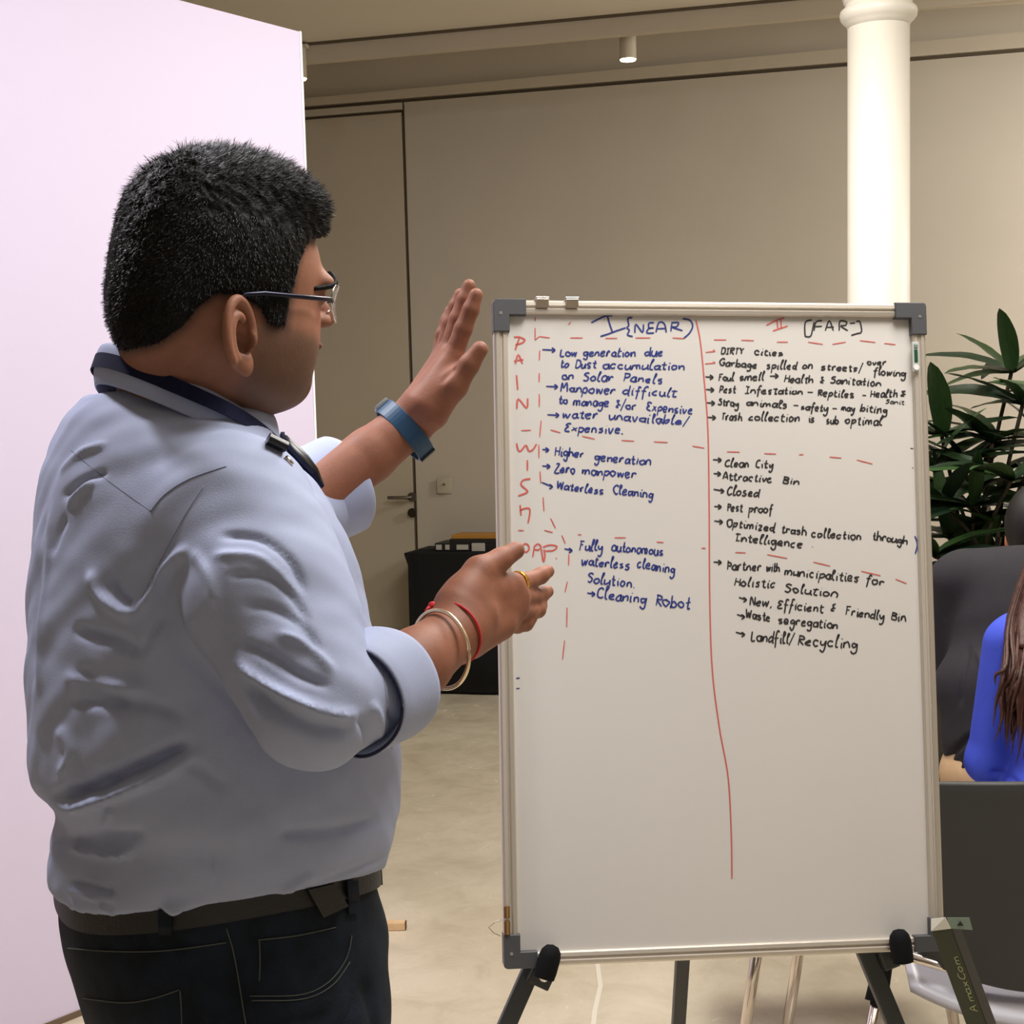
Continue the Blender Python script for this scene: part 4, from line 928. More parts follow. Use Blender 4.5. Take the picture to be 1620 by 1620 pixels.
# ================================================================== THE PRESENTER
from mathutils.bvhtree import BVHTree
al = math.radians(29.3); FB = np.array([math.cos(al), math.sin(al), 0]); LB = np.array([-math.sin(al), math.cos(al), 0])
beta = math.radians(18)
YB = 1.60
m_skin = mat('skin', (255, 255, 255), .6, noise=.10, nscale=60, bump=.12, bscale=300, sss=.12, attr=True, spec=.4)
m_shirt = mat('pale_blue_cotton', (166, 174, 202), .72, noise=.03, nscale=40, bump=.18, bscale=900, spec=.25)
m_jean = mat('dark_denim', (26, 34, 46), .8, noise=.35, nscale=35, bump=.4, bscale=700, col2=(16, 22, 30), spec=.2)
m_hair = mat('dark_hair', (17, 15, 14), .6, noise=.4, nscale=60, bump=.6, bscale=220, spec=.15)
m_strand = mat('hair_strand', (24, 20, 18), .5, spec=.25)
m_navy = mat('navy_ribbon', (20, 23, 52), .75, spec=.2)
m_black = mat('black_plastic', (18, 18, 22), .3)
man = thing('person', tuple((P(330, 1000, YB)*[1, 1, 0])), 'person in a pale blue shirt and dark jeans gesturing at the whiteboard', 'person')
mpos = np.array(man.location)

def mkb(V, Fc): return BVHTree.FromPolygons([tuple(v) for v in V], [tuple(int(i) for i in f) for f in Fc])
def onsurf(trees, px, py, off=0.0):
    d = ray(px, py); d = d/np.linalg.norm(d); best = None
    for t in trees:
        h = t.ray_cast(Vector(CAM), Vector(d))
        if h[0] is not None and (best is None or h[3] < best[3]): best = h
    if best is None: return None, None
    n = np.array(best[1]); n = n if n@d < 0 else -n
    return np.array(best[0])+n*off, n

# --- torso sections: (row, left, right, lateral half width)
def sect(rows):
    T = []
    for py, l, r_, b in rows:
        c = P((l+r_)/2, py, YB); w = (r_-l)/2*YB/F_PX*.958; a = math.sqrt(max(w*w-(b*math.sin(beta))**2, .02**2))/math.cos(beta); T.append((c[2], c[0], c[1], a, b))
    T = np.array(sorted(T)); zz = np.linspace(T[0, 0], T[-1, 0], 400); out = [zz]
    for i in range(1, 5):
        q = np.interp(zz, T[:, 0], T[:, i]); k = np.ones(17)/17; q = np.convolve(np.pad(q, 8, 'edge'), k, 'valid'); out.append(q)
    return out
def body_fn(T, z0, z1, cut=None, pw=2.3):
    def fn(X, Y, Zg):
        z = Zg.ravel(); g = [np.interp(z, T[0], T[i])[None, None, :].astype(np.float32) for i in range(1, 5)]
        dx = X-g[0]; dy = Y-g[1]; u = dx*FB[0]+dy*FB[1]; v = dx*LB[0]+dy*LB[1]; a, b = g[2], g[3]
        s_ = (np.abs(u/a)**pw+np.abs(v/b)**pw)**(1/pw)+1e-6; e = np.sqrt(u*u+v*v)+1e-6
        d = (s_-1)*e/s_; d = d*np.clip(.35+.65*np.minimum(a, b)/np.maximum(a, b)+.2, .5, 1)
        zc = cut(np.abs(v)) if cut else 0
        return np.maximum(np.maximum(d, Zg-z1), (z0+zc)-Zg)
    return fn
z_end = P(88, 1392, YB)[2]; z_near = P(370, 1425, YB-.19)[2]; zrise = z_near-z_end
hemcut = lambda v: zrise*np.clip(v/.19, 0, 1)**1.5
rows = [(622, 140, 400, .07), (648, 104, 425, .12), (700, 74, 428, .165), (760, 59, 462, .185), (850, 47, 512, .20), (950, 42, 568, .205), (1050, 42, 604, .21), (1130, 42, 628, .215),
        (1200, 46, 633, .215), (1232, 58, 633, .212), (1262, 88, 631, .205), (1290, 88, 627, .205), (1330, 77, 617, .20), (1370, 76, 603, .195), (1400, 86, 592, .19), (1440, 92, 590, .185)]
T = sect(rows)
f = Field(P(20, 1400, 1.6)*[1, 0, 1]+[-.02, 1.22, -.08], P(700, 540, 1.6)*[1, 0, 1]+[.03, 2.02, .06], .004)
f.apply(body_fn(T, z_end, T[0][-1]+.0, hemcut), [-.6, 1.25, .9], [0, 1.95, 1.6], .02)
SN = P(372, 812, 1.455); EN = P(497, 1114, 1.345); CN = P(580, 1099, 1.395)            # near arm
SF = P(330, 800, 1.76); EF = P(430, 836, 1.72); CF = P(500, 792, 1.76)
nb = P(285, 706, 1.60)
f.cap(nb, SN-Z*.004, .050, .070, .035); f.cap(nb, SF, .050, .066, .035)
f.cap(SN, (SN+EN)/2, .078, .076, .016); f.cap((SN+EN)/2, EN, .076, .058, .010); f.cap(EN, CN, .058, .043, .006)
f.cap(SF, EF, .075, .058, .03); f.cap(EF, CF, .058, .051, .02)
f.ell(P(294, 616, 1.575)-Z*.050, (.085, .090, .040), np.stack([FB, LB, Z], 1), .03)
f.ell(P(462, 910, 1.6), (.05, .10, .10), np.stack([FB, LB, Z], 1), .05)               # chest
V, Fc = f.mesh(); V = relax(V, Fc, 2, .5)
# near sleeve vertices (tag 1) / torso (tag 0)
def capd(V, a, b): ab = b-a; t = np.clip(((V-a)@ab)/(ab@ab), 0, 1); return np.linalg.norm(V-a-t[:, None]*ab, axis=1)
dn = np.minimum(capd(V, SN, EN)-.078, capd(V, EN, CN)-.058); N = vnormals(V, Fc)
lim = np.where(dn < .012, 1, 0)
FO = [
 # back and torso
 ([(75, 1172), (130, 1160), (200, 1132), (300, 1085)], 9, -.020, 0), ([(90, 1192), (150, 1180), (230, 1148), (310, 1105)], 8, .010, 0),
 ([(105, 1246), (150, 1262), (190, 1262), (218, 1250)], 5, .007, 0), ([(70, 1235), (120, 1240), (200, 1236), (230, 1225)], 9, -.007, 0),
 ([(104, 1316), (150, 1328), (185, 1332)], 4, .005, 0), ([(104, 1304), (150, 1316), (185, 1322)], 5, -.005, 0), ([(158, 1344), (185, 1356)], 4, .004, 0),
 ([(255, 1350), (320, 1352), (370, 1370), (402, 1382)], 8, .013, 0), ([(200, 1416), (280, 1402), (360, 1404), (400, 1390)], 8, .012, 0), ([(240, 1382), (320, 1384), (380, 1392)], 8, -.007, 0),
 ([(400, 1388), (470, 1330), (560, 1285), (620, 1262)], 6, -.004, 0), ([(405, 1395), (490, 1360), (600, 1320)], 6, -.004, 0), ([(402, 1376), (440, 1330), (500, 1290)], 6, .004, 0),
 ([(155, 1120), (165, 1190), (160, 1250)], 14, -.004, 0),
 ([(75, 700), (62, 780), (55, 900), (58, 1000)], 4, -.006, 0), ([(86, 700), (74, 790), (66, 900), (68, 1010)], 4, .005, 0),
 ([(96, 660), (130, 625), (170, 612)], 5, .004, 0), ([(100, 700), (135, 670), (170, 655)], 5, -.005, 0), ([(105, 735), (118, 700), (150, 668)], 5, .005, 0), ([(80, 790), (95, 745), (120, 705)], 5, -.004, 0),
 ([(145, 812), (152, 845), (185, 875), (215, 886)], 8, .008, None), ([(215, 886), (240, 850), (262, 810), (300, 775)], 8, .007, None), ([(172, 822), (186, 848), (208, 866)], 6, -.007, None), ([(255, 880), (248, 900), (225, 945)], 5, -.005, None),
 ([(112, 905), (150, 915), (190, 925), (225, 948)], 10, -.008, 0), ([(125, 960), (150, 1000), (200, 1030)], 12, -.005, 0), ([(105, 1020), (170, 1022), (250, 1030), (290, 1050)], 8, -.006, 0), ([(100, 980), (170, 995), (240, 1000)], 9, .005, 0),
 ([(75, 860), (60, 1000), (70, 1090)], 10, .004, 0), ([(90, 1060), (110, 1100), (95, 1140)], 10, .005, 0), ([(240, 1140), (300, 1120), (360, 1160)], 10, -.004, 0), ([(170, 1190), (160, 1230)], 7, .004, 0),
 ([(330, 1240), (345, 1330), (350, 1400)], 4, -.0025, 0), ([(440, 1230), (520, 1225), (600, 1205)], 8, -.006, 0),
 # yoke and armhole seams
 # sleeve
 ([(345, 757), (410, 762), (460, 800), (485, 850)], 6, -.005, None), ([(335, 790), (400, 790), (440, 815), (470, 850)], 6, .004, None), ([(360, 820), (420, 822), (460, 850), (490, 900)], 5, -.004, 1),
 ([(380, 868), (430, 872), (480, 905), (505, 950)], 7, -.004, 1), ([(370, 925), (420, 945), (470, 975), (525, 995)], 7, -.006, 1), ([(372, 945), (410, 985), (470, 1020), (530, 1040), (572, 1040)], 7, .010, 1),
 ([(385, 985), (430, 1030), (500, 1062), (560, 1068)], 9, -.008, 1), ([(440, 910), (490, 935), (530, 975)], 6, .005, 1), ([(300, 780), (330, 820), (340, 870)], 9, .004, 1),
 ([(590, 1022), (602, 1052), (604, 1090)], 6, .006, 1), ([(572, 1045), (584, 1075), (580, 1105)], 6, -.005, 1), ([(618, 1030), (628, 1060)], 5, -.004, 1), ([(300, 1000), (360, 1080), (430, 1140)], 20, .004, 1), ([(480, 1180), (540, 1150), (600, 1150)], 12, -.004, 1),
 # chest between the arm and the buttons
 ([(400, 700), (455, 745), (495, 820), (520, 890), (560, 960), (588, 1000)], 11, -.012, 0), ([(430, 715), (480, 760), (530, 850), (565, 930)], 7, .005, 0),
]
FO = [(q[0], q[1], q[2]*1.0)+tuple(q[3:]) for q in FO]
V = fold(V, N, FO, np.where(lim == 1, 1, 0))
# broad soft unevenness so that the cloth never reads as a moulding
def wob(V, s, a): return a*(np.sin(V[:, 0]*s+np.sin(V[:, 2]*s*.7)*1.3)*np.sin(V[:, 2]*s*.8+V[:, 1]*s*.5)+.5*np.sin(V[:, 1]*s*1.7+V[:, 2]*s*1.3))
V = V+N*(wob(V, 38, .0018)+wob(V, 95, .0006))[:, None]; V = relax(V, Fc, 1, .3)
shirt = put('shirt', V, Fc, m_shirt, man); TS = mkb(V, Fc); shirt_Nv = len(V)

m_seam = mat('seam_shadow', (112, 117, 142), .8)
def seam(pl_, r=.0007, m=None):
    pts = [onsurf([TS], x, y, 0)[0] for x, y in spline(pl_, 9)]; pts = [p for p in pts if p is not None]
    if len(pts) > 1: MB().tube(pts, r, 6).build('seam', m or m_seam, shirt, smooth=True)
seam([(238, 810), (262, 782), (300, 758), (358, 738)], .0008); seam([(112, 712), (160, 752), (205, 785), (238, 808)], .0004); seam([(322, 770), (290, 820), (258, 880), (224, 946)], .0004); seam([(600, 1010), (610, 1100), (620, 1185)], .0003)
# --- cuffs, turned back over the sleeves
def cuff(c, ax, r, ln, name='cuff', flare=.003):
    ax = ax/np.linalg.norm(ax); a = np.cross(ax, Z); a /= np.linalg.norm(a); b = np.cross(ax, a); V = []; n = 56
    prof = [(r*.86, -.2*ln), (r*1.02, -.52*ln), (r*1.11, -.50*ln), (r*1.11, 0), (r*1.09+flare, .46*ln), (r*1.05+flare, .52*ln), (r*1.0, .50*ln), (r*.93, .1*ln), (r*.86, -.2*ln)]
    for pr_, h in prof:
        for k in range(n):
            q = 2*math.pi*k/n; rr = pr_*(1+.025*math.sin(2*q+.6)+.012*math.sin(5*q)); V.append(c+ax*(h+.004*math.sin(2*q+2))+rr*(a*math.cos(q)+b*math.sin(q)*1.04))
    Fc = [(i*n+k, i*n+(k+1) % n, (i+1)*n+(k+1) % n, (i+1)*n+k) for i in range(len(prof)-1) for k in range(n)]
    o = put(name, V, Fc, m_shirt, shirt, fix=True); ss = o.modifiers.new('s', 'SUBSURF'); ss.levels = ss.render_levels = 1; return V, Fc
axn = P(715, 1010, 1.54)-EN; CNc = P(588, 1092, 1.40)
cv, _ = cuff(CNc, axn, .0475, .060)
MB().loop_tube([cv[1*56+k]*.5+cv[2*56+k]*.5 for k in range(56)], .0016, 6).build('cuff_gap_lining', mat('navy_lining', (26, 28, 58), .8), shirt, smooth=True)  # navy lining ring, its dark colour also standing for the gap's shade
axf = P(628, 726, 1.81)-P(506, 782, 1.765); CFc = P(508, 781, 1.77)
cuff(CFc, axf, .0515, .075)

# --- collar
Cn = P(294, 616, 1.575); ca, cb = .081, .088
def cring(ph, dr, dz): return Cn+FB*(ca+dr)*math.cos(ph)+LB*(cb+dr)*math.sin(ph)+Z*(-.050*math.cos(ph)+dz)
cflare = lambda ph: .009+.012*(1-max(0, -math.cos(ph)))
nph = 70; V = []; n_v = 12; Fc = []
for i in range(nph+1):
    ph = math.radians(14)+(2*math.pi-math.radians(28))*i/nph; front = max(0, math.cos(ph))**3
    for j in range(n_v):
        v = j/(n_v-1)
        if v < .3: q = v/.3; V.append(cring(ph, -.004+.002*q, -.034*(1-q)))
        else:
            q = (v-.3)/.7; hl = .044+.026*front**1.5; V.append(cring(ph, -.001+cflare(ph)*q**.8+.004*math.sin(q*3.1), .002*math.sin(min(q*6, 3.14))-hl*q))
for i in range(nph):
    for j in range(n_v-1): Fc.append((i*n_v+j, i*n_v+j+1, (i+1)*n_v+j+1, (i+1)*n_v+j))
colr = put('collar', V, Fc, m_shirt, shirt, fix=True); sm = colr.modifiers.new('s', 'SOLIDIFY'); sm.thickness = .0022; sm.offset = 0
ss = colr.modifiers.new('ss', 'SUBSURF'); ss.levels = ss.render_levels = 1
TC = mkb(V, Fc)
# buttons and placket line down the front edge
for (bx_, by_) in ((505, 790), (545, 862), (578, 935)):
    pnt = P(bx_-14, by_, 1.64); d = FB*.02
    h = TS.ray_cast(Vector(pnt+FB*.2), Vector(-FB))
    if h[0] is not None: MB().lathe(np.array(h[0]), [(0, -.001), (.005, -.001), (.0055, .001), (.004, .0022), (0, .0018)], 14, axis=np.array(h[1])).build('button', m_white, shirt, smooth=True)

def strip3(name, pts, nrm, w, m, par, th=.0012, closed=False):
    """flat ribbon along points, lying against the given normals"""
    V = []; k = len(pts)
    for i in range(k):
        t = pts[(i+1) % k if closed else min(i+1, k-1)]-pts[i-1 if (closed or i) else 0]; t = t/(np.linalg.norm(t)+1e-9); n = nrm[i]-t*(nrm[i]@t); n /= np.linalg.norm(n)+1e-9; s_ = np.cross(t, n)
        ww = w[i] if hasattr(w, '__len__') else w
        for a, b in ((-1, -.5), (1, -.5), (1, .5), (-1, .5)): V.append(pts[i]+s_*a*ww/2+n*b*th)
    Fc = [(i*4+j, i*4+(j+1) % 4, ((i+1) % k)*4+(j+1) % 4, ((i+1) % k)*4+j) for i in range(k if closed else k-1) for j in range(4)]
    if not closed: Fc += [(0, 3, 2, 1), tuple((k-1)*4+j for j in range(4))]
    return put(name, V, Fc, m, par, smooth=False, fix=True)
# --- lanyard over the collar
ly = thing('lanyard', tuple(Cn), 'navy ribbon lanyard with a black clip around the neck of the blue shirt', 'lanyard')
angs = np.radians(np.linspace(24, 336, 90)); pts = []; nrm = []
for a in angs:
    fr_ = max(0, math.cos(a))**2; pts.append(cring(a, cflare(a)*.9+.0015+.002*(math.cos(a)>-.5), -.019-.014*fr_)); nrm.append(FB*math.cos(a)*.9+LB*math.sin(a)*.9+Z*.35)
strip3('ribbon', pts, nrm, [.015]*len(pts), m_navy, ly)
def chest(px, py, w=.012):
    """point on the chest front near the silhouette"""
    pnt = P(px-8, py, 1.62); h = TS.ray_cast(Vector(pnt+FB*.25), Vector(-FB))
    return (np.array(h[0])+np.array(h[1])*w, np.array(h[1])) if h[0] is not None else (pnt, FB)
pp = [chest(x, y, .008) for x, y in ((438, 690), (455, 705), (470, 722), (484, 742), (494, 760), (501, 780))]
strip3('ribbon', [p[0] for p in pp], [p[1] for p in pp], [.016, .022, .028, .032, .030, .014], m_navy, ly, th=.004)
MB().tube([p[0]+p[1]*.004 for p in pp], [.003, .007, .010, .011, .009, .002], 14, flat=.8).build('black_strap', m_black, ly, smooth=True)
pa, na = onsurf([TS, TC], 420, 702, .006)
if pa is not None:
    pbm, _ = onsurf([TS], 446, 716, .007)
    MB().tube([pa, pbm if pbm is not None else pa+np.array([.01, 0, -.01])], [.010, .0095], 14, flat=.6).build('clip', m_black, ly, angle=50)
    pb2 = P(452, 722, pbm[1]*0+PX(pbm)[2]-.004 if pbm is not None else 1.5)
    MB().tube([pb2, pb2+np.array([.006, 0, -.008])], .0022, 8).build('clip_ring', m_chr, ly, smooth=True)

# --- jeans, belt
rowsJ = [(1388, 92, 592, .186), (1440, 93, 604, .187), (1480, 100, 611, .19), (1530, 112, 612, .192), (1580, 128, 607, .19), (1620, 140, 607, .185), (1700, 165, 600, .18)]
TJ = sect(rowsJ); zt = z_end+.002
fj = Field(P(60, 1700, 1.6)*[1, 0, 0]+[-.05, 1.25, 0.02], P(660, 1380, 1.6)*[1, 0, 0]+[.05, 1.95, 1.06], .007)
waist = P(345, 1400, YB); 
def jeanfn(X, Y, Zg):
    z = Zg.ravel(); g = [np.interp(z, TJ[0], TJ[i])[None, None, :].astype(np.float32) for i in range(1, 5)]
    dx = X-g[0]; dy = Y-g[1]; u = dx*FB[0]+dy*FB[1]; v = dx*LB[0]+dy*LB[1]; a, b = g[2], g[3]; pw = 2.3
    s_ = (np.abs(u/a)**pw+np.abs(v/b)**pw)**(1/pw)+1e-6; e = np.sqrt(u*u+v*v)+1e-6; d = (s_-1)*e/s_*.9
    return np.maximum(np.maximum(d, Zg-(zt-.004+hemcut(np.abs(v)))), (P(0, 1660, 1.6)[2])-Zg)
fj.apply(jeanfn, [-.6, 1.25, .7], [0, 1.95, 1.06], .02)
hipc = P(372, 1560, YB); 
for s_ in (-1, 1):
    h0 = hipc+LB*.095*s_-Z*.03; kn = np.array([h0[0], h0[1], .50])+FB*(.03 if s_ < 0 else .06)+LB*.01*s_; an = np.array([kn[0], kn[1], .10])-FB*.04+LB*.01*s_
    fj.cap(h0, kn, .112, .080, .03); fj.cap(kn, an, .080, .060, .02); fj.cap(an, an-Z*.03, .062, .062, .01)
V, Fc = fj.mesh(); V = relax(V, Fc, 2, .5); N = vnormals(V, Fc)
V = fold(V, N, [([(350, 1465), (368, 1520), (388, 1618)], 4, -.003), ([(395, 1578), (475, 1576), (522, 1555), (553, 1515), (560, 1470)], 5, -.004), ([(410, 1500), (470, 1508), (530, 1490)], 7, .003), ([(420, 1530), (480, 1528), (530, 1505)], 7, -.003), ([(430, 1550), (500, 1540)], 6, .003),
     ([(575, 1450), (590, 1520), (600, 1580)], 8, -.004), ([(130, 1575), (200, 1590), (283, 1570)], 5, -.003), ([(400, 1590), (470, 1600), (560, 1585)], 7, -.003), ([(120, 1540), (160, 1570), (220, 1600)], 8, .003)])
V = V+N*wob(V, 45, .0015)[:, None]
jeans = put('trousers', V, Fc, m_jean, man); TJB = mkb(V, Fc)
m_stitch = mat('stitch_thread', (84, 86, 80), .8)
def stitch(pl_, name='stitching', r=.0006, m=None, off=.0006):
    pts = [onsurf([TJB], x, y, off)[0] for x, y in spline(pl_, 7)]; pts = [p for p in pts if p is not None]
    if len(pts) > 1: MB().tube(pts, r, 6).build(name, m or m_stitch, jeans, smooth=True)
for s_ in ([(395, 1576), (475, 1574), (519, 1554), (547, 1517), (556, 1480)], [(398, 1583), (478, 1581), (524, 1560), (553, 1522)], [(408, 1487), (470, 1480), (531, 1467)], [(410, 1487), (411, 1520), (410, 1552)], [(108, 1500), (180, 1505), (260, 1504), (358, 1491)],
           [(132, 1579), (194, 1586), (240, 1580), (283, 1566)], [(285, 1567), (287, 1595), (288, 1625)], [(358, 1468), (371, 1515), (389, 1622)]): stitch(s_)
def beltring(dr, dz, n=110):
    zc_ = zt-.012; g = [np.interp(zc_, TJ[0], TJ[i]) for i in range(1, 5)]; out, nr_ = [], []
    for k in range(n):
        q = 2*math.pi*k/n; pw = 2/2.3; cu = math.copysign(abs(math.cos(q))**pw, math.cos(q)); sv = math.copysign(abs(math.sin(q))**pw, math.sin(q))
        u, v = (g[2]+dr)*cu, (g[3]+dr)*sv
        out.append(np.array([g[0], g[1], 0])+FB*u+LB*v+Z*(zc_+float(hemcut(np.array(abs(v))))+dz)); nr_.append((FB*cu/g[2]+LB*sv/g[3])); nr_[-1] /= np.linalg.norm(nr_[-1])
    return out, nr_
m_belt = mat('black_leather', (20, 18, 18), .5, bump=.3, bscale=400, noise=.15, nscale=50)
bp, bn = beltring(.0020, .0045)
belt = strip3('belt', bp, bn, .027, m_belt, man, th=.004, closed=True)
for p in belt.data.polygons: p.use_smooth = False
# belt end tab, keeper and buckle at the front
TB = mkb([tuple(Vector(v.co)+Vector(mpos)) for v in belt.data.vertices], [tuple(p.vertices) for p in belt.data.polygons])
def quadpatch(name, corners, m, par, trees, off, th=.003):
    V = []; n = 6
    c = [np.array(q, float) for q in corners]
    for layer in (off+th, off):
        for j in range(n):
            for i in range(n):
                u, v = i/(n-1), j/(n-1); q = (c[0]*(1-u)+c[1]*u)*(1-v)+(c[3]*(1-u)+c[2]*u)*v; p_, n_ = onsurf(trees, q[0], q[1], layer)
                if p_ is None: p_ = P(q[0], q[1], 1.5)
                V.append(p_)
    m2 = n*n; Fc = [(j*n+i, j*n+i+1, (j+1)*n+i+1, (j+1)*n+i) for j in range(n-1) for i in range(n-1)]; Fc += [tuple(m2+k for k in q)[::-1] for q in Fc]
    bd = [i for i in range(n)]+[j*n+n-1 for j in range(1, n)]+[(n-1)*n+i for i in range(n-2, -1, -1)]+[j*n for j in range(n-2, 0, -1)]
    Fc += [(b, a, m2+a, m2+b) for a, b in zip(bd, bd[1:]+bd[:1])]
    return put(name, V, Fc, m, par, smooth=False, fix=True)
pc_, nc_ = onsurf([TB, TJB], 520, 1418, .004); cn_ = [np.array(pc_)+(lambda d: d*(((np.array(pc_)-CAM)@nc_)/(d@nc_))-(np.array(pc_)-CAM))(ray(x, y)) for x, y in ((488, 1408), (530, 1398), (552, 1434), (512, 1452))]
V = cn_+[c-nc_*.003 for c in cn_]
o = put('belt_end', V, [(0, 1, 2, 3), (7, 6, 5, 4), (0, 4, 5, 1), (1, 5, 6, 2), (2, 6, 7, 3), (3, 7, 4, 0)], m_belt, belt, smooth=False, fix=True)
m_buck = mat('dark_buckle', (72, 68, 62), .35, metal=.6)
fr = [k for k in range(len(bp)) if abs(((k/110*2*math.pi+math.pi) % (2*math.pi))-math.pi) < .30]
fr = sorted(fr, key=lambda k: ((k/110*2*math.pi+math.pi) % (2*math.pi)))
strip3('buckle', [bp[k]+bn[k]*.006 for k in fr], [bn[k] for k in fr], .042, m_buck, belt, th=.003)
for (x0, x1, y0, y1) in ((252, 271, 1412, 1478), (545, 561, 1392, 1446)):
    quadpatch('belt_loop', [(x0, y0), (x1, y0), (x1+4, y1), (x0+2, y1)], m_jean, jeans, [TJB, TB], .0025, .002)

# --- shoes
for s_ in (-1, 1):
    h0 = hipc+LB*.095*s_; kn = np.array([h0[0], h0[1], 0])+FB*(.03 if s_ < 0 else .06)+LB*.01*s_; an = kn-FB*.04+LB*.01*s_; an[2] = .05
    q = Field(an+[-.22, -.22, -.06], an+[.3, .25, .12], .006); q.cap(an-FB*.06, an+FB*.17, .045, .036, .02, squash=(Z, .9)); q.cap(an-FB*.01, an+Z*.05, .05, .05, .02)
    q.apply(lambda X, Y, Zz: (.008-Zz)+0*X+0*Y, an-.3, an+.3, .004, 's') if False else None
    mk('shoe', q, m_rub, man)

# ------------------------------------------------------------------ head
ah = math.radians(41); ph_ = math.radians(8); c_, s_h = math.cos(ph_), math.sin(ph_)
HF = np.array([c_*math.cos(ah), c_*math.sin(ah), -s_h]); HL = np.array([-math.sin(ah), math.cos(ah), 0]); HU = np.cross(HF, HL)
HC = P(345, 500, 1.53); HR = np.stack([HF, HL, HU], 1)
def toH(p): return (np.asarray(p)-HC)@HR
def frH(p): return HC+np.asarray(p)@HR.T
f = Field((-.14, -.115, -.17), (.155, .115, .16), .0018)
f.ell((.003, 0, .055), (.103, .076, .09), None, .01); f.ell((.040, 0, .0), (.070, .058, .084), None, .03)
for s_ in (-1, 1):
    f.ell((.056, .031*s_, -.018), (.038, .030, .040), None, .02); f.ell((.096, .027*s_, .047), (.013, .028, .011), None, .014)
    f.ell((.025, .047*s_, -.030), (.045, .022, .038), None, .03)
f.ell((.042, 0, -.050), (.056, .052, .034), None, .025); f.ell((.088, 0, -.058), (.020, .026, .018), None, .015)
f.ell((.028, 0, -.064), (.056, .050, .026), None, .03)
f.cap((.109, 0, .044), (.128, 0, .019), .0075, .0105, .008)
for s_ in (-1, 1): f.ell((.115, .0125*s_, .014), (.012, .0085, .0085), None, .005); f.ell((.118, .006*s_, .005), (.006, .0035, .004), None, .003, 's')
f.ell((.102, 0, -.008), (.012, .025, .012), None, .010); f.ell((.1120, 0, -.014), (.0060, .022, .0058), None, .003); f.ell((.1085, 0, -.0265), (.0062, .019, .006), None, .003)
f.ell((.117, 0, -.0203), (.006, .022, .0016), None, .002, 's')
f.ell((.108, 0, -.040), (.010, .022, .006), None, .008, 's')
for s_ in (-1, 1):
    f.ell((.112, .033*s_, .032), (.017, .020, .013), None, .012, 's'); f.ell((.0875, .033*s_, .032), (.0145, .0155, .0135), None, .003); f.ell((.103, .034*s_, .0315), (.005, .012, .0022), None, .0015, 's')
nbl = toH(P(292, 636, 1.585)); f.cap((-.030, 0, -.01), nbl, .062, .062, .03); f.cap((-.05, 0, -.02), nbl-[.012, 0, 0], .05, .056, .02)
for s_ in (-1, 1):                                                # ears
    A = np.array([math.cos(.30), s_*-math.sin(.30)*-1*-1, 0]);
    o_ = np.array([-.024, .080*s_, -.029])
    ex = np.array([math.cos(.38), -s_*math.sin(.38), .18]); ex /= np.linalg.norm(ex)   # ear plane: forward axis, flaring out towards the back
    ez = np.array([-.16, 0, 1.]); ez -= ex*(ez@ex); ez /= np.linalg.norm(ez); en = np.cross(ex, ez)*s_; en = en if en[1]*s_ > 0 else -en
    Re = np.stack([ex, ez, en], 1); E3 = lambda a, b, c: o_+ex*a+ez*b+en*c
    f.ell(E3(0, 0, .0), (.020, .034, .007), Re, .008); f.ell(E3(.004, .004, .004), (.013, .022, .006), Re, .004, 's')
    rim = [E3(.020*math.cos(t), .034*math.sin(t)+.001, .0045) for t in np.linspace(-.1, 4.0, 34)]
    for a, b in zip(rim[:-1], rim[1:]): f.cap(a, b, .0038, .0038, .003)
    ah_ = [E3(.012*math.cos(t)-.001, .022*math.sin(t)-.002, .004) for t in np.linspace(.9, 4.2, 20)]
    for a, b in zip(ah_[:-1], ah_[1:]): f.cap(a, b, .0032, .0032, .003)
    f.ell(E3(.008, -.027, .002), (.010, .012, .006), Re, .006); f.ell(E3(.017, -.004, .005), (.005, .008, .005), Re, .004); f.ell(E3(.008, -.006, .004), (.0075, .012, .013), Re, .003, 's'); f.ell(E3(.012, -.008, -.004), (.005, .007, .008), Re, .002, 's')
HV, HFc = f.mesh(); HV = relax(HV, HFc, 1, .4)
SK = np.array(srgb((150, 100, 76))[:3]); STB = np.array(srgb((100, 74, 56))[:3]); RED = np.array(srgb((162, 94, 76))[:3]); LIP = np.array(srgb((130, 72, 62))[:3]); DK = np.array(srgb((40, 28, 24))[:3])
x, y, z = HV.T
def sm(e0, e1, t): t = np.clip((t-e0)/(e1-e0), 0, 1); return t*t*(3-2*t)
st = sm(-.002, -.022, z-.30*(x-.05)*0)*sm(-.015, .015, x)*sm(-.125, -.100, z)
st = np.maximum(st*.85, sm(.02, .03, x)*0); mouth = np.clip(1-((x-.108)**2/.010**2+y**2/.024**2+(z+.0203)**2/.010**2), 0, 1)
col = SK*(1-st[:, None])+STB*st[:, None]
ck = np.clip(1-((x-.085)**2+(np.abs(y)-.04)**2+(z-.005)**2)/.03**2, 0, 1)*.5; col = col*(1-ck[:, None])+RED*ck[:, None]
mm = np.clip(mouth*2.2, 0, 1)[:, None]; col = col*(1-mm)+LIP*mm
eye = np.clip(1-((x-.104)**2/.012**2+(np.abs(y)-.034)**2/.016**2+(z-.032)**2/.004**2), 0, 1)[:, None]*1.4; eye = np.clip(eye, 0, 1); col = col*(1-eye)+DK*eye
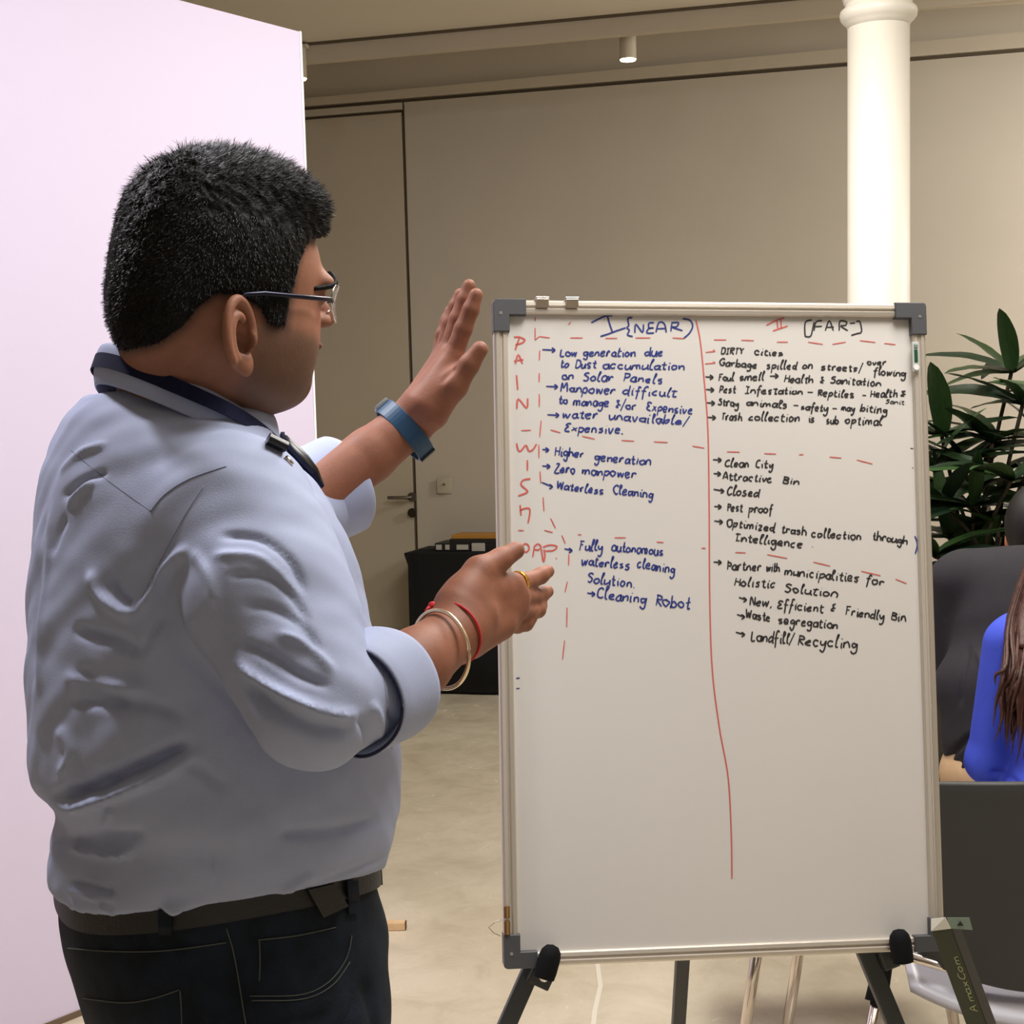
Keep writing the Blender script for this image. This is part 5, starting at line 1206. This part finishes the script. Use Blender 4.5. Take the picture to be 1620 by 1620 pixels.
# hair region seen from the side
PG = np.array([(.17, .22), (.15, .13), (.112, .104), (.088, .092), (.062, .086), (.050, .072), (.042, .052), (.040, .030), (.037, .012), (.034, -.010), (.014, -.012), (.005, .004), (-.020, .014), (-.044, .010), (-.058, -.004), (-.068, -.024), (-.082, -.042), (-.100, -.052), (-.17, -.052), (-.17, .22)])
def polysd(px_, pz_):
    d = np.full(px_.shape, 1e9); ins = np.zeros(px_.shape, bool)
    for (ax, az), (bx, bz) in zip(PG, np.roll(PG, -1, 0)):
        ex, ez = bx-ax, bz-az; t = np.clip(((px_-ax)*ex+(pz_-az)*ez)/(ex*ex+ez*ez), 0, 1); d = np.minimum(d, (px_-ax-t*ex)**2+(pz_-az-t*ez)**2)
        c1 = (az > pz_) != (bz > pz_); ins ^= c1 & (px_ < (bx-ax)*(pz_-az)/(bz-az+1e-12)+ax)
    d = np.sqrt(d); return np.where(ins, -d, d)
hs = polysd(x, z); hk = sm(.012, -.004, hs)[:, None]*.85*(np.abs(np.hypot(y, 0)) > -1)[:, None]; ear = (np.abs(y) > .078)[:, None]; hk = np.where(ear, 0, hk)
col = col*(1-hk)+DK*hk
for s_ in (-1, 1):  # ear hollows darkened in the tint to stand for their shade
    cc_ = np.clip(1.25-np.linalg.norm((HV-[-.016, .083*s_, -.036])/[.010, .012, .015], axis=1), 0, .75)[:, None]; col = col*(1-cc_)+DK*cc_
parts = [(frH(HV), HFc, col)]
# ------------------------------------------------------------------ arms and hands of the same body
def region(field, it=1):
    V, Fc = field.mesh(); V = relax(V, Fc, it, .4); return V, Fc
HT = np.array(srgb((146, 93, 70))[:3]); HT2 = np.array(srgb((116, 70, 52))[:3])
WN_ = P(722, 998, 1.530)
f = Field(P(540, 1190, 1.36)*[1, 0, 1]+[0, 1.33, 0], P(885, 850, 1.6)*[1, 0, 1]+[.01, 1.72, .01], .0018)
f.cap(P(560, 1112, 1.39), P(658, 1050, 1.47), .037, .0335, .006); f.cap(P(658, 1050, 1.47), WN_, .0335, .0275, .010); f.cap(WN_, P(748, 975, 1.548), .0295, .027, .015)
Kn = [P(808, 925, 1.600), P(818, 944, 1.608), P(815, 964, 1.606), P(800, 983, 1.598)]
Wr = [P(730, 960, 1.545), P(738, 975, 1.552), P(742, 992, 1.552), P(742, 1010, 1.546)]
for a, b, r1, r2 in zip(Wr, Kn, (.020, .020, .020, .019), (.0135, .0135, .013, .0125)): f.cap(a, b, r1, r2, .012)
f.cap(P(745, 1008, 1.55), P(792, 990, 1.585), .018, .014, .01)
f.cap(P(722, 955, 1.535), P(758, 905, 1.562), .021, .0165, .014); f.cap(P(735, 940, 1.545), P(785, 925, 1.585), .017, .013, .012)   # base of the thumb
f.cap(P(758, 905, 1.562), P(792, 885, 1.580), .0155, .0120, .006); f.cap(P(792, 885, 1.580), P(816, 871, 1.592), .0118, .0095, .004)
fing = [
 ([P(808, 925, 1.600), P(836, 920, 1.636), P(855, 911, 1.652), P(867, 904, 1.662)], (.0120, .0100, .0088, .0072)),
 ([P(818, 944, 1.608), P(842, 944, 1.648), P(856, 941, 1.668), P(866, 936, 1.678)], (.0120, .0098, .0086, .0072)),
 ([P(815, 964, 1.606), P(838, 968, 1.640), P(851, 965, 1.655), P(856, 958, 1.662)], (.0115, .0095, .0084, .0072)),
 ([P(800, 983, 1.598), P(818, 989, 1.622), P(832, 987, 1.632), P(840, 979, 1.636)], (.0105, .0086, .0077, .0066))]
for pts, rs_ in fing:
    for i in range(3): f.cap(pts[i], pts[i+1], rs_[i], rs_[i+1], .004)
V, Fc = region(f); t = wob(V, 60, .5)[:, None]*.5+.3; parts.append((V, Fc, HT*(1-t*.35)+HT2*t*.35))
# far arm, raised hand
DF = .10
def PF(x, y, d): return P(x, y, d+DF)
WF = PF(648, 670, 1.680)
f = Field(PF(480, 860, 1.8)*[1, 0, 1]+[-.02, 1.66, -.01], PF(785, 435, 1.66)*[1, 0, 1]+[.01, 2.0, .02], .0018)
f.cap(PF(490, 790, 1.635), PF(585, 720, 1.665), .036, .0315, .006); f.cap(PF(585, 720, 1.665), WF, .0315, .0275, .006); f.cap(WF, PF(668, 648, 1.675), .0275, .0255, .008)
KF = [PF(716, 566, 1.672), PF(709, 560, 1.692), PF(702, 562, 1.711), PF(695, 570, 1.728)]; WR = [PF(672, 642, 1.664), PF(668, 640, 1.680), PF(664, 640, 1.692), PF(662, 644, 1.702)]
for a, b, r1, r2 in zip(WR, KF, (.022, .021, .020, .019), (.0140, .0135, .0130, .0120)): f.cap(a, b, r1, r2, .012)
f.cap(PF(682, 652, 1.668), PF(717, 610, 1.656), .0195, .0165, .012); f.cap(PF(688, 655, 1.69), PF(712, 616, 1.70), .016, .013, .012)
f.cap(PF(719, 611, 1.656), PF(742, 577, 1.650), .0150, .0122, .006); f.cap(PF(742, 577, 1.650), PF(759, 553, 1.647), .0120, .0098, .004)
fingF = [
 ([KF[0], PF(733, 520, 1.666), PF(745, 490, 1.662), PF(753, 467, 1.660)], (.0120, .0105, .0096, .0082)),
 ([KF[1], PF(724, 505, 1.689), PF(735, 474, 1.687), PF(742, 452, 1.686)], (.0120, .0102, .0092, .0078)),
 ([KF[2], PF(712, 512, 1.710), PF(721, 485, 1.709), PF(728, 466, 1.708)], (.0115, .0096, .0086, .0074)),
 ([KF[3], PF(700, 530, 1.730), PF(707, 508, 1.731), PF(712, 492, 1.731)], (.0105, .0085, .0077, .0068))]
for pts, rs_ in fingF:
    for i in range(3): f.cap(pts[i], pts[i+1], rs_[i], rs_[i+1], .004)
f.cap(PF(700, 600, 1.64), PF(716, 585, 1.645), .004, .003, .004, 's')
V, Fc = region(f); t = wob(V, 60, .5)[:, None]*.5+.3; parts.append((V, Fc, HT*(1-t*.35)+HT2*t*.35))
# the trunk under the clothes, coarse
f = Field(P(20, 1400, 1.6)*[1, 0, 1]+[-.02, 1.25, -.1], P(700, 540, 1.6)*[1, 0, 1]+[.03, 2.0, .1], .012)
f.ell(P(320, 1000, 1.6), (.14, .16, .24), np.stack([FB, LB, Z], 1), .03); f.cap(P(300, 780, 1.62), frH((-.03, .03, -.07)), .045, .035, .01)
for a, b, c in ((SN, EN, P(570, 1088, 1.395)), (SF, EF, P(510, 790, 1.75))): f.cap(P(320, 860, 1.6), a, .04, .04, .01); f.cap(a, b, .045, .04, .02); f.cap(b, c, .040, .036, .02)
V, Fc = f.mesh(); parts.append((V, Fc, np.tile(SK, (len(V), 1))))
off = 0; AV, AF, AC = [], [], []
for V, Fc, c in parts: AV.append(V); AF.append(Fc+off); AC.append(c); off += len(V)
body = put('body', np.concatenate(AV), np.concatenate(AF), m_skin, man); set_tint(body, np.concatenate(AC))
# nails
m_nail = mat('nail', (168, 116, 96), .35)
def nail(p0, p1, up, r):
    ax = (p1-p0)/np.linalg.norm(p1-p0); up = up-ax*(up@ax); up /= np.linalg.norm(up); sd_ = np.cross(ax, up); V = []
    for j in range(5):
        for i in range(5):
            u = (i/4-.5)*1.7; v = j/4; V.append(p1+ax*(-.010+.0125*v)+sd_*math.sin(u)*r*.86*(1-.25*max(0, v-.7)*3)+up*(math.cos(u)*r*.98+.0004-.0035*v*v))
    put('nail', V, [(j*5+i, j*5+i+1, (j+1)*5+i+1, (j+1)*5+i) for j in range(4) for i in range(4)], m_nail, body)
camd = lambda p: (CAM-p)/np.linalg.norm(CAM-p)
nail(P(792, 885, 1.580), P(816, 871, 1.592), camd(WN_)*.7+Z*.7, .0098)
for pts, rs_ in fing[:4]: nail(pts[2], pts[3], camd(WN_)-FB*.2, rs_[3])
for pts, rs_ in fingF: nail(pts[2], pts[3], -FB+Z*.1, rs_[3])
nail(PF(742, 577, 1.650), PF(759, 553, 1.647), camd(WF), .0098)

# --- eyes, brows
m_eye = mat('eye_white', (205, 196, 186), .2); m_iris = mat('iris', (38, 24, 18), .2)
for s_ in (-1, 1):
    e = frH((.0905, .033*s_, .0315)); o = MB().lathe(e-HF*.0125, [(.0125*math.sin(t), .0125-.0125*math.cos(t)) for t in np.linspace(.02, math.pi-.02, 16)], 20, axis=HF).build('eye', m_eye, body, smooth=True)
    MB().lathe(e+HF*.0112, [(0, 0), (.0055, 0), (.005, .0008), (0, .0016)], 16, axis=HF).build('iris', m_iris, o, smooth=True)
THD = mkb(frH(HV), HFc)
def onhead(y_, z_, off):
    h = THD.ray_cast(Vector(frH((.2, y_, z_))), Vector(-HF)); return np.array(h[0])+np.array(h[1])*off
for s_ in (-1, 1):
    bpts = spline([onhead(.014*s_, .052, .001), onhead(.026*s_, .056, .001), onhead(.040*s_, .056, .001), onhead(.051*s_, .046, .0004), onhead(.058*s_, .036, -.0004)], 5)
    n = len(bpts); MB().tube(bpts, [.0014+.0026*math.sin(.5+i/(n-1)*2.4) for i in range(n)], 10, flat=1.0).build('eyebrow', m_hair, body, smooth=True)

# --- hair: a close cap, then short strands
f = Field((-.15, -.11, -.08), (.155, .11, .20), .0022)
f.ell((-.002, 0, .060), (.1115, .0865, .108), None, .01); f.ell((.034, 0, .117), (.064, .070, .042), None, .025); f.ell((.024, -.066, .004), (.017, .012, .022), None, .008); f.ell((.024, .066, .004), (.017, .012, .022), None, .008); f.ell((-.045, 0, .0), (.070, .066, .07), None, .03)
f.cap((.083, -.02, .122), (.080, .03, .126), .012, .014, .015)
gx = f.ax[0][:, None]; gz = f.ax[2][None, :]; ps = polysd(gx.astype(float)+0*gz, gz.astype(float)+0*gx).astype(np.float32)[:, None, :]
hv = f.V; k = .006; d = ps+0*hv; h_ = np.clip(.5-.5*(hv-d)/k, 0, 1); f.V = (hv+(d-hv)*h_+k*h_*(1-h_)).astype(np.float32)
for s_ in (-1, 1): f.ell((-.022, .094*s_, -.028), (.025, .018, .036), None, .004, 's')
V, Fc = f.mesh(); V = relax(V, Fc, 2, .5); N = vnormals(V, Fc)
tuft = np.sin(V[:, 0]*260+np.sin(V[:, 1]*180)*1.5)*np.sin(V[:, 1]*240+V[:, 2]*160)+.6*np.sin(V[:, 0]*520+V[:, 2]*470)*np.sin(V[:, 1]*430)
topm = sm(.06, .12, V[:, 2]); V = V+N*(tuft*(.0005+.0016*topm))[:, None]
HWV = frH(V); hair = put('hair', HWV, Fc, m_hair, man)
# blades
cand = np.where((polysd(V[:, 0], V[:, 2]) < -.001) & ((N*np.sign([1, 1, 1])).sum(1) > -9) & (np.linalg.norm((V-[0, 0, .05])/[.11, .085, .11], axis=1) > .86))[0]
pick = rng.choice(cand, 26000); ns = len(pick)
b0 = V[pick]; nn = N[pick]; flow = np.stack([np.where(b0[:, 2] > .09, .9, -.15), .15*np.sign(b0[:, 1]), np.where(b0[:, 2] > .09, .15, -.9)], 1); flow[b0[:, 0] < -.06] = [-.25, 0, -.7]
top = sm(.075, .14, b0[:, 2])
dirv = nn*(.34+.30*top)[:, None]+flow*.75+rng.normal(0, .22, (ns, 3)); dirv /= np.linalg.norm(dirv, axis=1)[:, None]
frontq = sm(.06, .11, b0[:, 0])*top
ln = (.006+.007*top+.003*frontq)*rng.uniform(.6, 1.25, ns); dirv = dirv+np.array([.2, 0, .35])*frontq[:, None]; dirv /= np.linalg.norm(dirv, axis=1)[:, None]
sdv = np.cross(dirv, nn); sdv /= np.linalg.norm(sdv, axis=1)[:, None]+1e-9; w = .00035
p0_ = b0-nn*.001; p1_ = p0_+dirv*ln[:, None]*.55; p2_ = p1_+(dirv-nn*.35)*ln[:, None]*.5
BV = np.stack([p0_-sdv*w, p0_+sdv*w, p1_-sdv*w*.8, p1_+sdv*w*.8, p2_], 1).reshape(-1, 3)
i5 = np.arange(ns)*5
BF = np.concatenate([np.stack([i5, i5+1, i5+3, i5+2], 1), np.stack([i5+2, i5+3, i5+4, i5+4], 1)])
bfl = [tuple(q) for q in BF[:ns]]+[tuple(q[:3]) for q in BF[ns:]]
o = put('hair_strands', frH(BV), bfl, m_strand, hair, smooth=False); o['kind'] = 'stuff'

# --- glasses
m_frame = mat('dark_blue_metal', (30, 30, 48), .3, metal=.6); m_silver = mat('silver_rim', (210, 205, 195), .2, metal=1); m_glass = mat('lens_glass', (225, 232, 230), .05, spec=.4, alpha=.10)
gl = thing('glasses', frH((.11, 0, .03)), 'thin dark-templed eyeglasses with silver rims worn by the man in the blue shirt', 'eyeglasses')
for s_ in (-1, 1):
    ring = []
    for k in range(28):
        q = 2*math.pi*k/28; c = math.cos(q); s2 = math.sin(q); c = math.copysign(abs(c)**.8, c); s2 = math.copysign(abs(s2)**.85, s2)
        yy = .036+.026*c; xx = .131-.012*((yy-.01)/.052)-.026*((yy-.01)/.052)**2; ring.append(frH((xx, yy*s_, 0.030+.0185*s2)))
    o = MB().loop_tube(ring, .0008, 8).build('rim', m_silver, gl, smooth=True)
    ctr_ = sum(ring)/28; Vl = [ctr_+HF*.001]+ring; Vl2 = [v-HF*.0012 for v in Vl]
    Fl = [(0, i+1, (i+1) % 28+1) for i in range(28)]+[(29, 29+(i+1) % 28+1, 29+i+1) for i in range(28)]+[(i+1, 29+i+1, 29+(i+1) % 28+1, (i+1) % 28+1) for i in range(28)]
    put('lens', Vl+Vl2, Fl, m_glass, gl, fix=True)
    hx, hy = .094, .0645
    MB().tube([frH(q) for q in ((hx, (hy-.003)*s_, .027), (hx-.006, (hy+.003)*s_, .027), (.05, .0780*s_, .022), (.0, .0850*s_, .0165), (-.020, .0845*s_, .012), (-.036, .084*s_, -.002))], [.0022, .0022, .0020, .0020, .0018, .0014], 8, flat=1.2).build('temple', m_frame, gl, smooth=True)
    MB().tube([frH(q) for q in ((.127, .011*s_, .028), (.122, .0115*s_, .022), (.120, .0105*s_, .018))], .0009, 8).build('nose_pad', m_silver, gl, smooth=True)
MB().tube(spline([frH(q) for q in ((.131, -.0105, .034), (.1335, -.004, .037), (.1335, .004, .037), (.131, .0105, .034))], 4), .0011, 8).build('bridge', m_frame, gl, smooth=True)

# --- things worn on the wrists and the ring
def band(name, c, ax, ra, rb, w, th, m, par, adir, tilt=0, n=48):
    ax = ax/np.linalg.norm(ax); a = adir-ax*(adir@ax); a /= np.linalg.norm(a); b = np.cross(ax, a); ax2 = ax*math.cos(tilt)+a*math.sin(tilt)
    pts = [c+a*math.cos(q)*ra+b*math.sin(q)*rb+ax*(math.cos(q)*ra*math.tan(tilt)) for q in np.linspace(0, 2*math.pi, n, endpoint=False)]
    nr_ = [a*math.cos(q)/ra+b*math.sin(q)/rb for q in np.linspace(0, 2*math.pi, n, endpoint=False)]; nr_ = [q/np.linalg.norm(q) for q in nr_]
    o = strip3(name, pts, nr_, w, m, par, th=th, closed=True); bv = o.modifiers.new('b', 'BEVEL'); bv.width = min(w, th)*.3; bv.segments = 2; return pts, nr_, o
m_teal = mat('petrol_silicone', (24, 66, 98), .5)
wc = PF(640, 681, 1.684); wax = PF(668, 648, 1.675)-PF(585, 722, 1.665)
wt = thing('fitness_band', wc, 'petrol blue wristband on the raised wrist', 'wristband')
pts, nr_, o = band('strap', wc, wax, .0378, .0362, .022, .0026, m_teal, wt, PF(600, 650, 1.68)-wc)
k0 = int(np.argmin([PX(p)[0] for p in pts])); 
MB().box(pts[k0]+nr_[k0]*.002, (.019, .005, .024), np.stack([wax/np.linalg.norm(wax), nr_[k0], np.cross(wax/np.linalg.norm(wax), nr_[k0])], 1), .002).build('tracker_body', mat('silver_grey', (150, 158, 164), .35, metal=.4), wt, angle=40)
k1 = int(np.argmax([PX(p)[0] for p in pts])); MB().box(pts[k1]+nr_[k1]*.001, (.022, .006, .010), np.stack([wax/np.linalg.norm(wax), nr_[k1], np.cross(wax/np.linalg.norm(wax), nr_[k1])], 1), .001).build('clasp', m_black, wt)
bax = WN_-P(660, 1035, 1.47); bc = P(697, 1018, 1.500)
bg = thing('bangle', bc, 'loose pale metal bangle on the lower wrist', 'bangle')
ax_ = bax/np.linalg.norm(bax); a_ = Z-ax_*(Z@ax_); a_ /= np.linalg.norm(a_); b_ = np.cross(ax_, a_)
ringp = [bc-Z*.006+a_*math.cos(q)*.0385+b_*math.sin(q)*.0375+ax_*.010*math.cos(q+.9) for q in np.linspace(0, 2*math.pi, 56, endpoint=False)]
MB().loop_tube(ringp, .0022, 10).build('ring', mat('pale_gold', (236, 214, 178), .22, metal=.85), bg, smooth=True)
rt = thing('thread_bracelet', P(708, 998, 1.52), 'red thread bracelet tied above the bangle on the lower wrist', 'bracelet')
rc = P(716, 1002, 1.522); ringt = [rc+a_*math.cos(q)*.0325+b_*math.sin(q)*.0325 for q in np.linspace(0, 2*math.pi, 48, endpoint=False)]
m_redt = mat('red_thread', (200, 34, 40), .7, bump=.4, bscale=800)
MB().loop_tube(ringt, .0013, 8).build('thread', m_redt, rt, smooth=True)
kt = P(681, 957, 1.50); kq = min(ringt, key=lambda p: abs(PX(p)[0]-684)+abs(PX(p)[1]-957))
kb = MB(); kb.lathe(kq-a_*.001, [(0, 0), (.004, .001), (.005, .004), (.003, .007), (0, .008)], 10, axis=a_); kb.build('knot', m_redt, rt, smooth=True)
MB().tube([kq, kq-ax_*.008+a_*.003, kq-ax_*.014+a_*.001], [.0014, .0014, .001], 6).build('thread_end', m_redt, rt, smooth=True)
pf, rf = fing[0]; rp = pf[0]*.62+pf[1]*.38; fax = pf[1]-pf[0]
rg = thing('finger_ring', rp, 'gold ring on the index finger beside the whiteboard edge', 'ring')
band('ring_band', rp, fax, .0127, .0127, .0045, .0016, mat('gold', (236, 186, 70), .2, metal=1), rg, Z)
rq = rp+(camd(rp)*.7-Z*.6)*.0135
MB().lathe(rq, [(0, 0), (.0042, 0), (.0048, .002), (.003, .004), (0, .0045)], 16, axis=camd(rp)-Z*.8).build('ring_stone', mat('gold_top', (240, 196, 96), .25, metal=1), rg, angle=40)
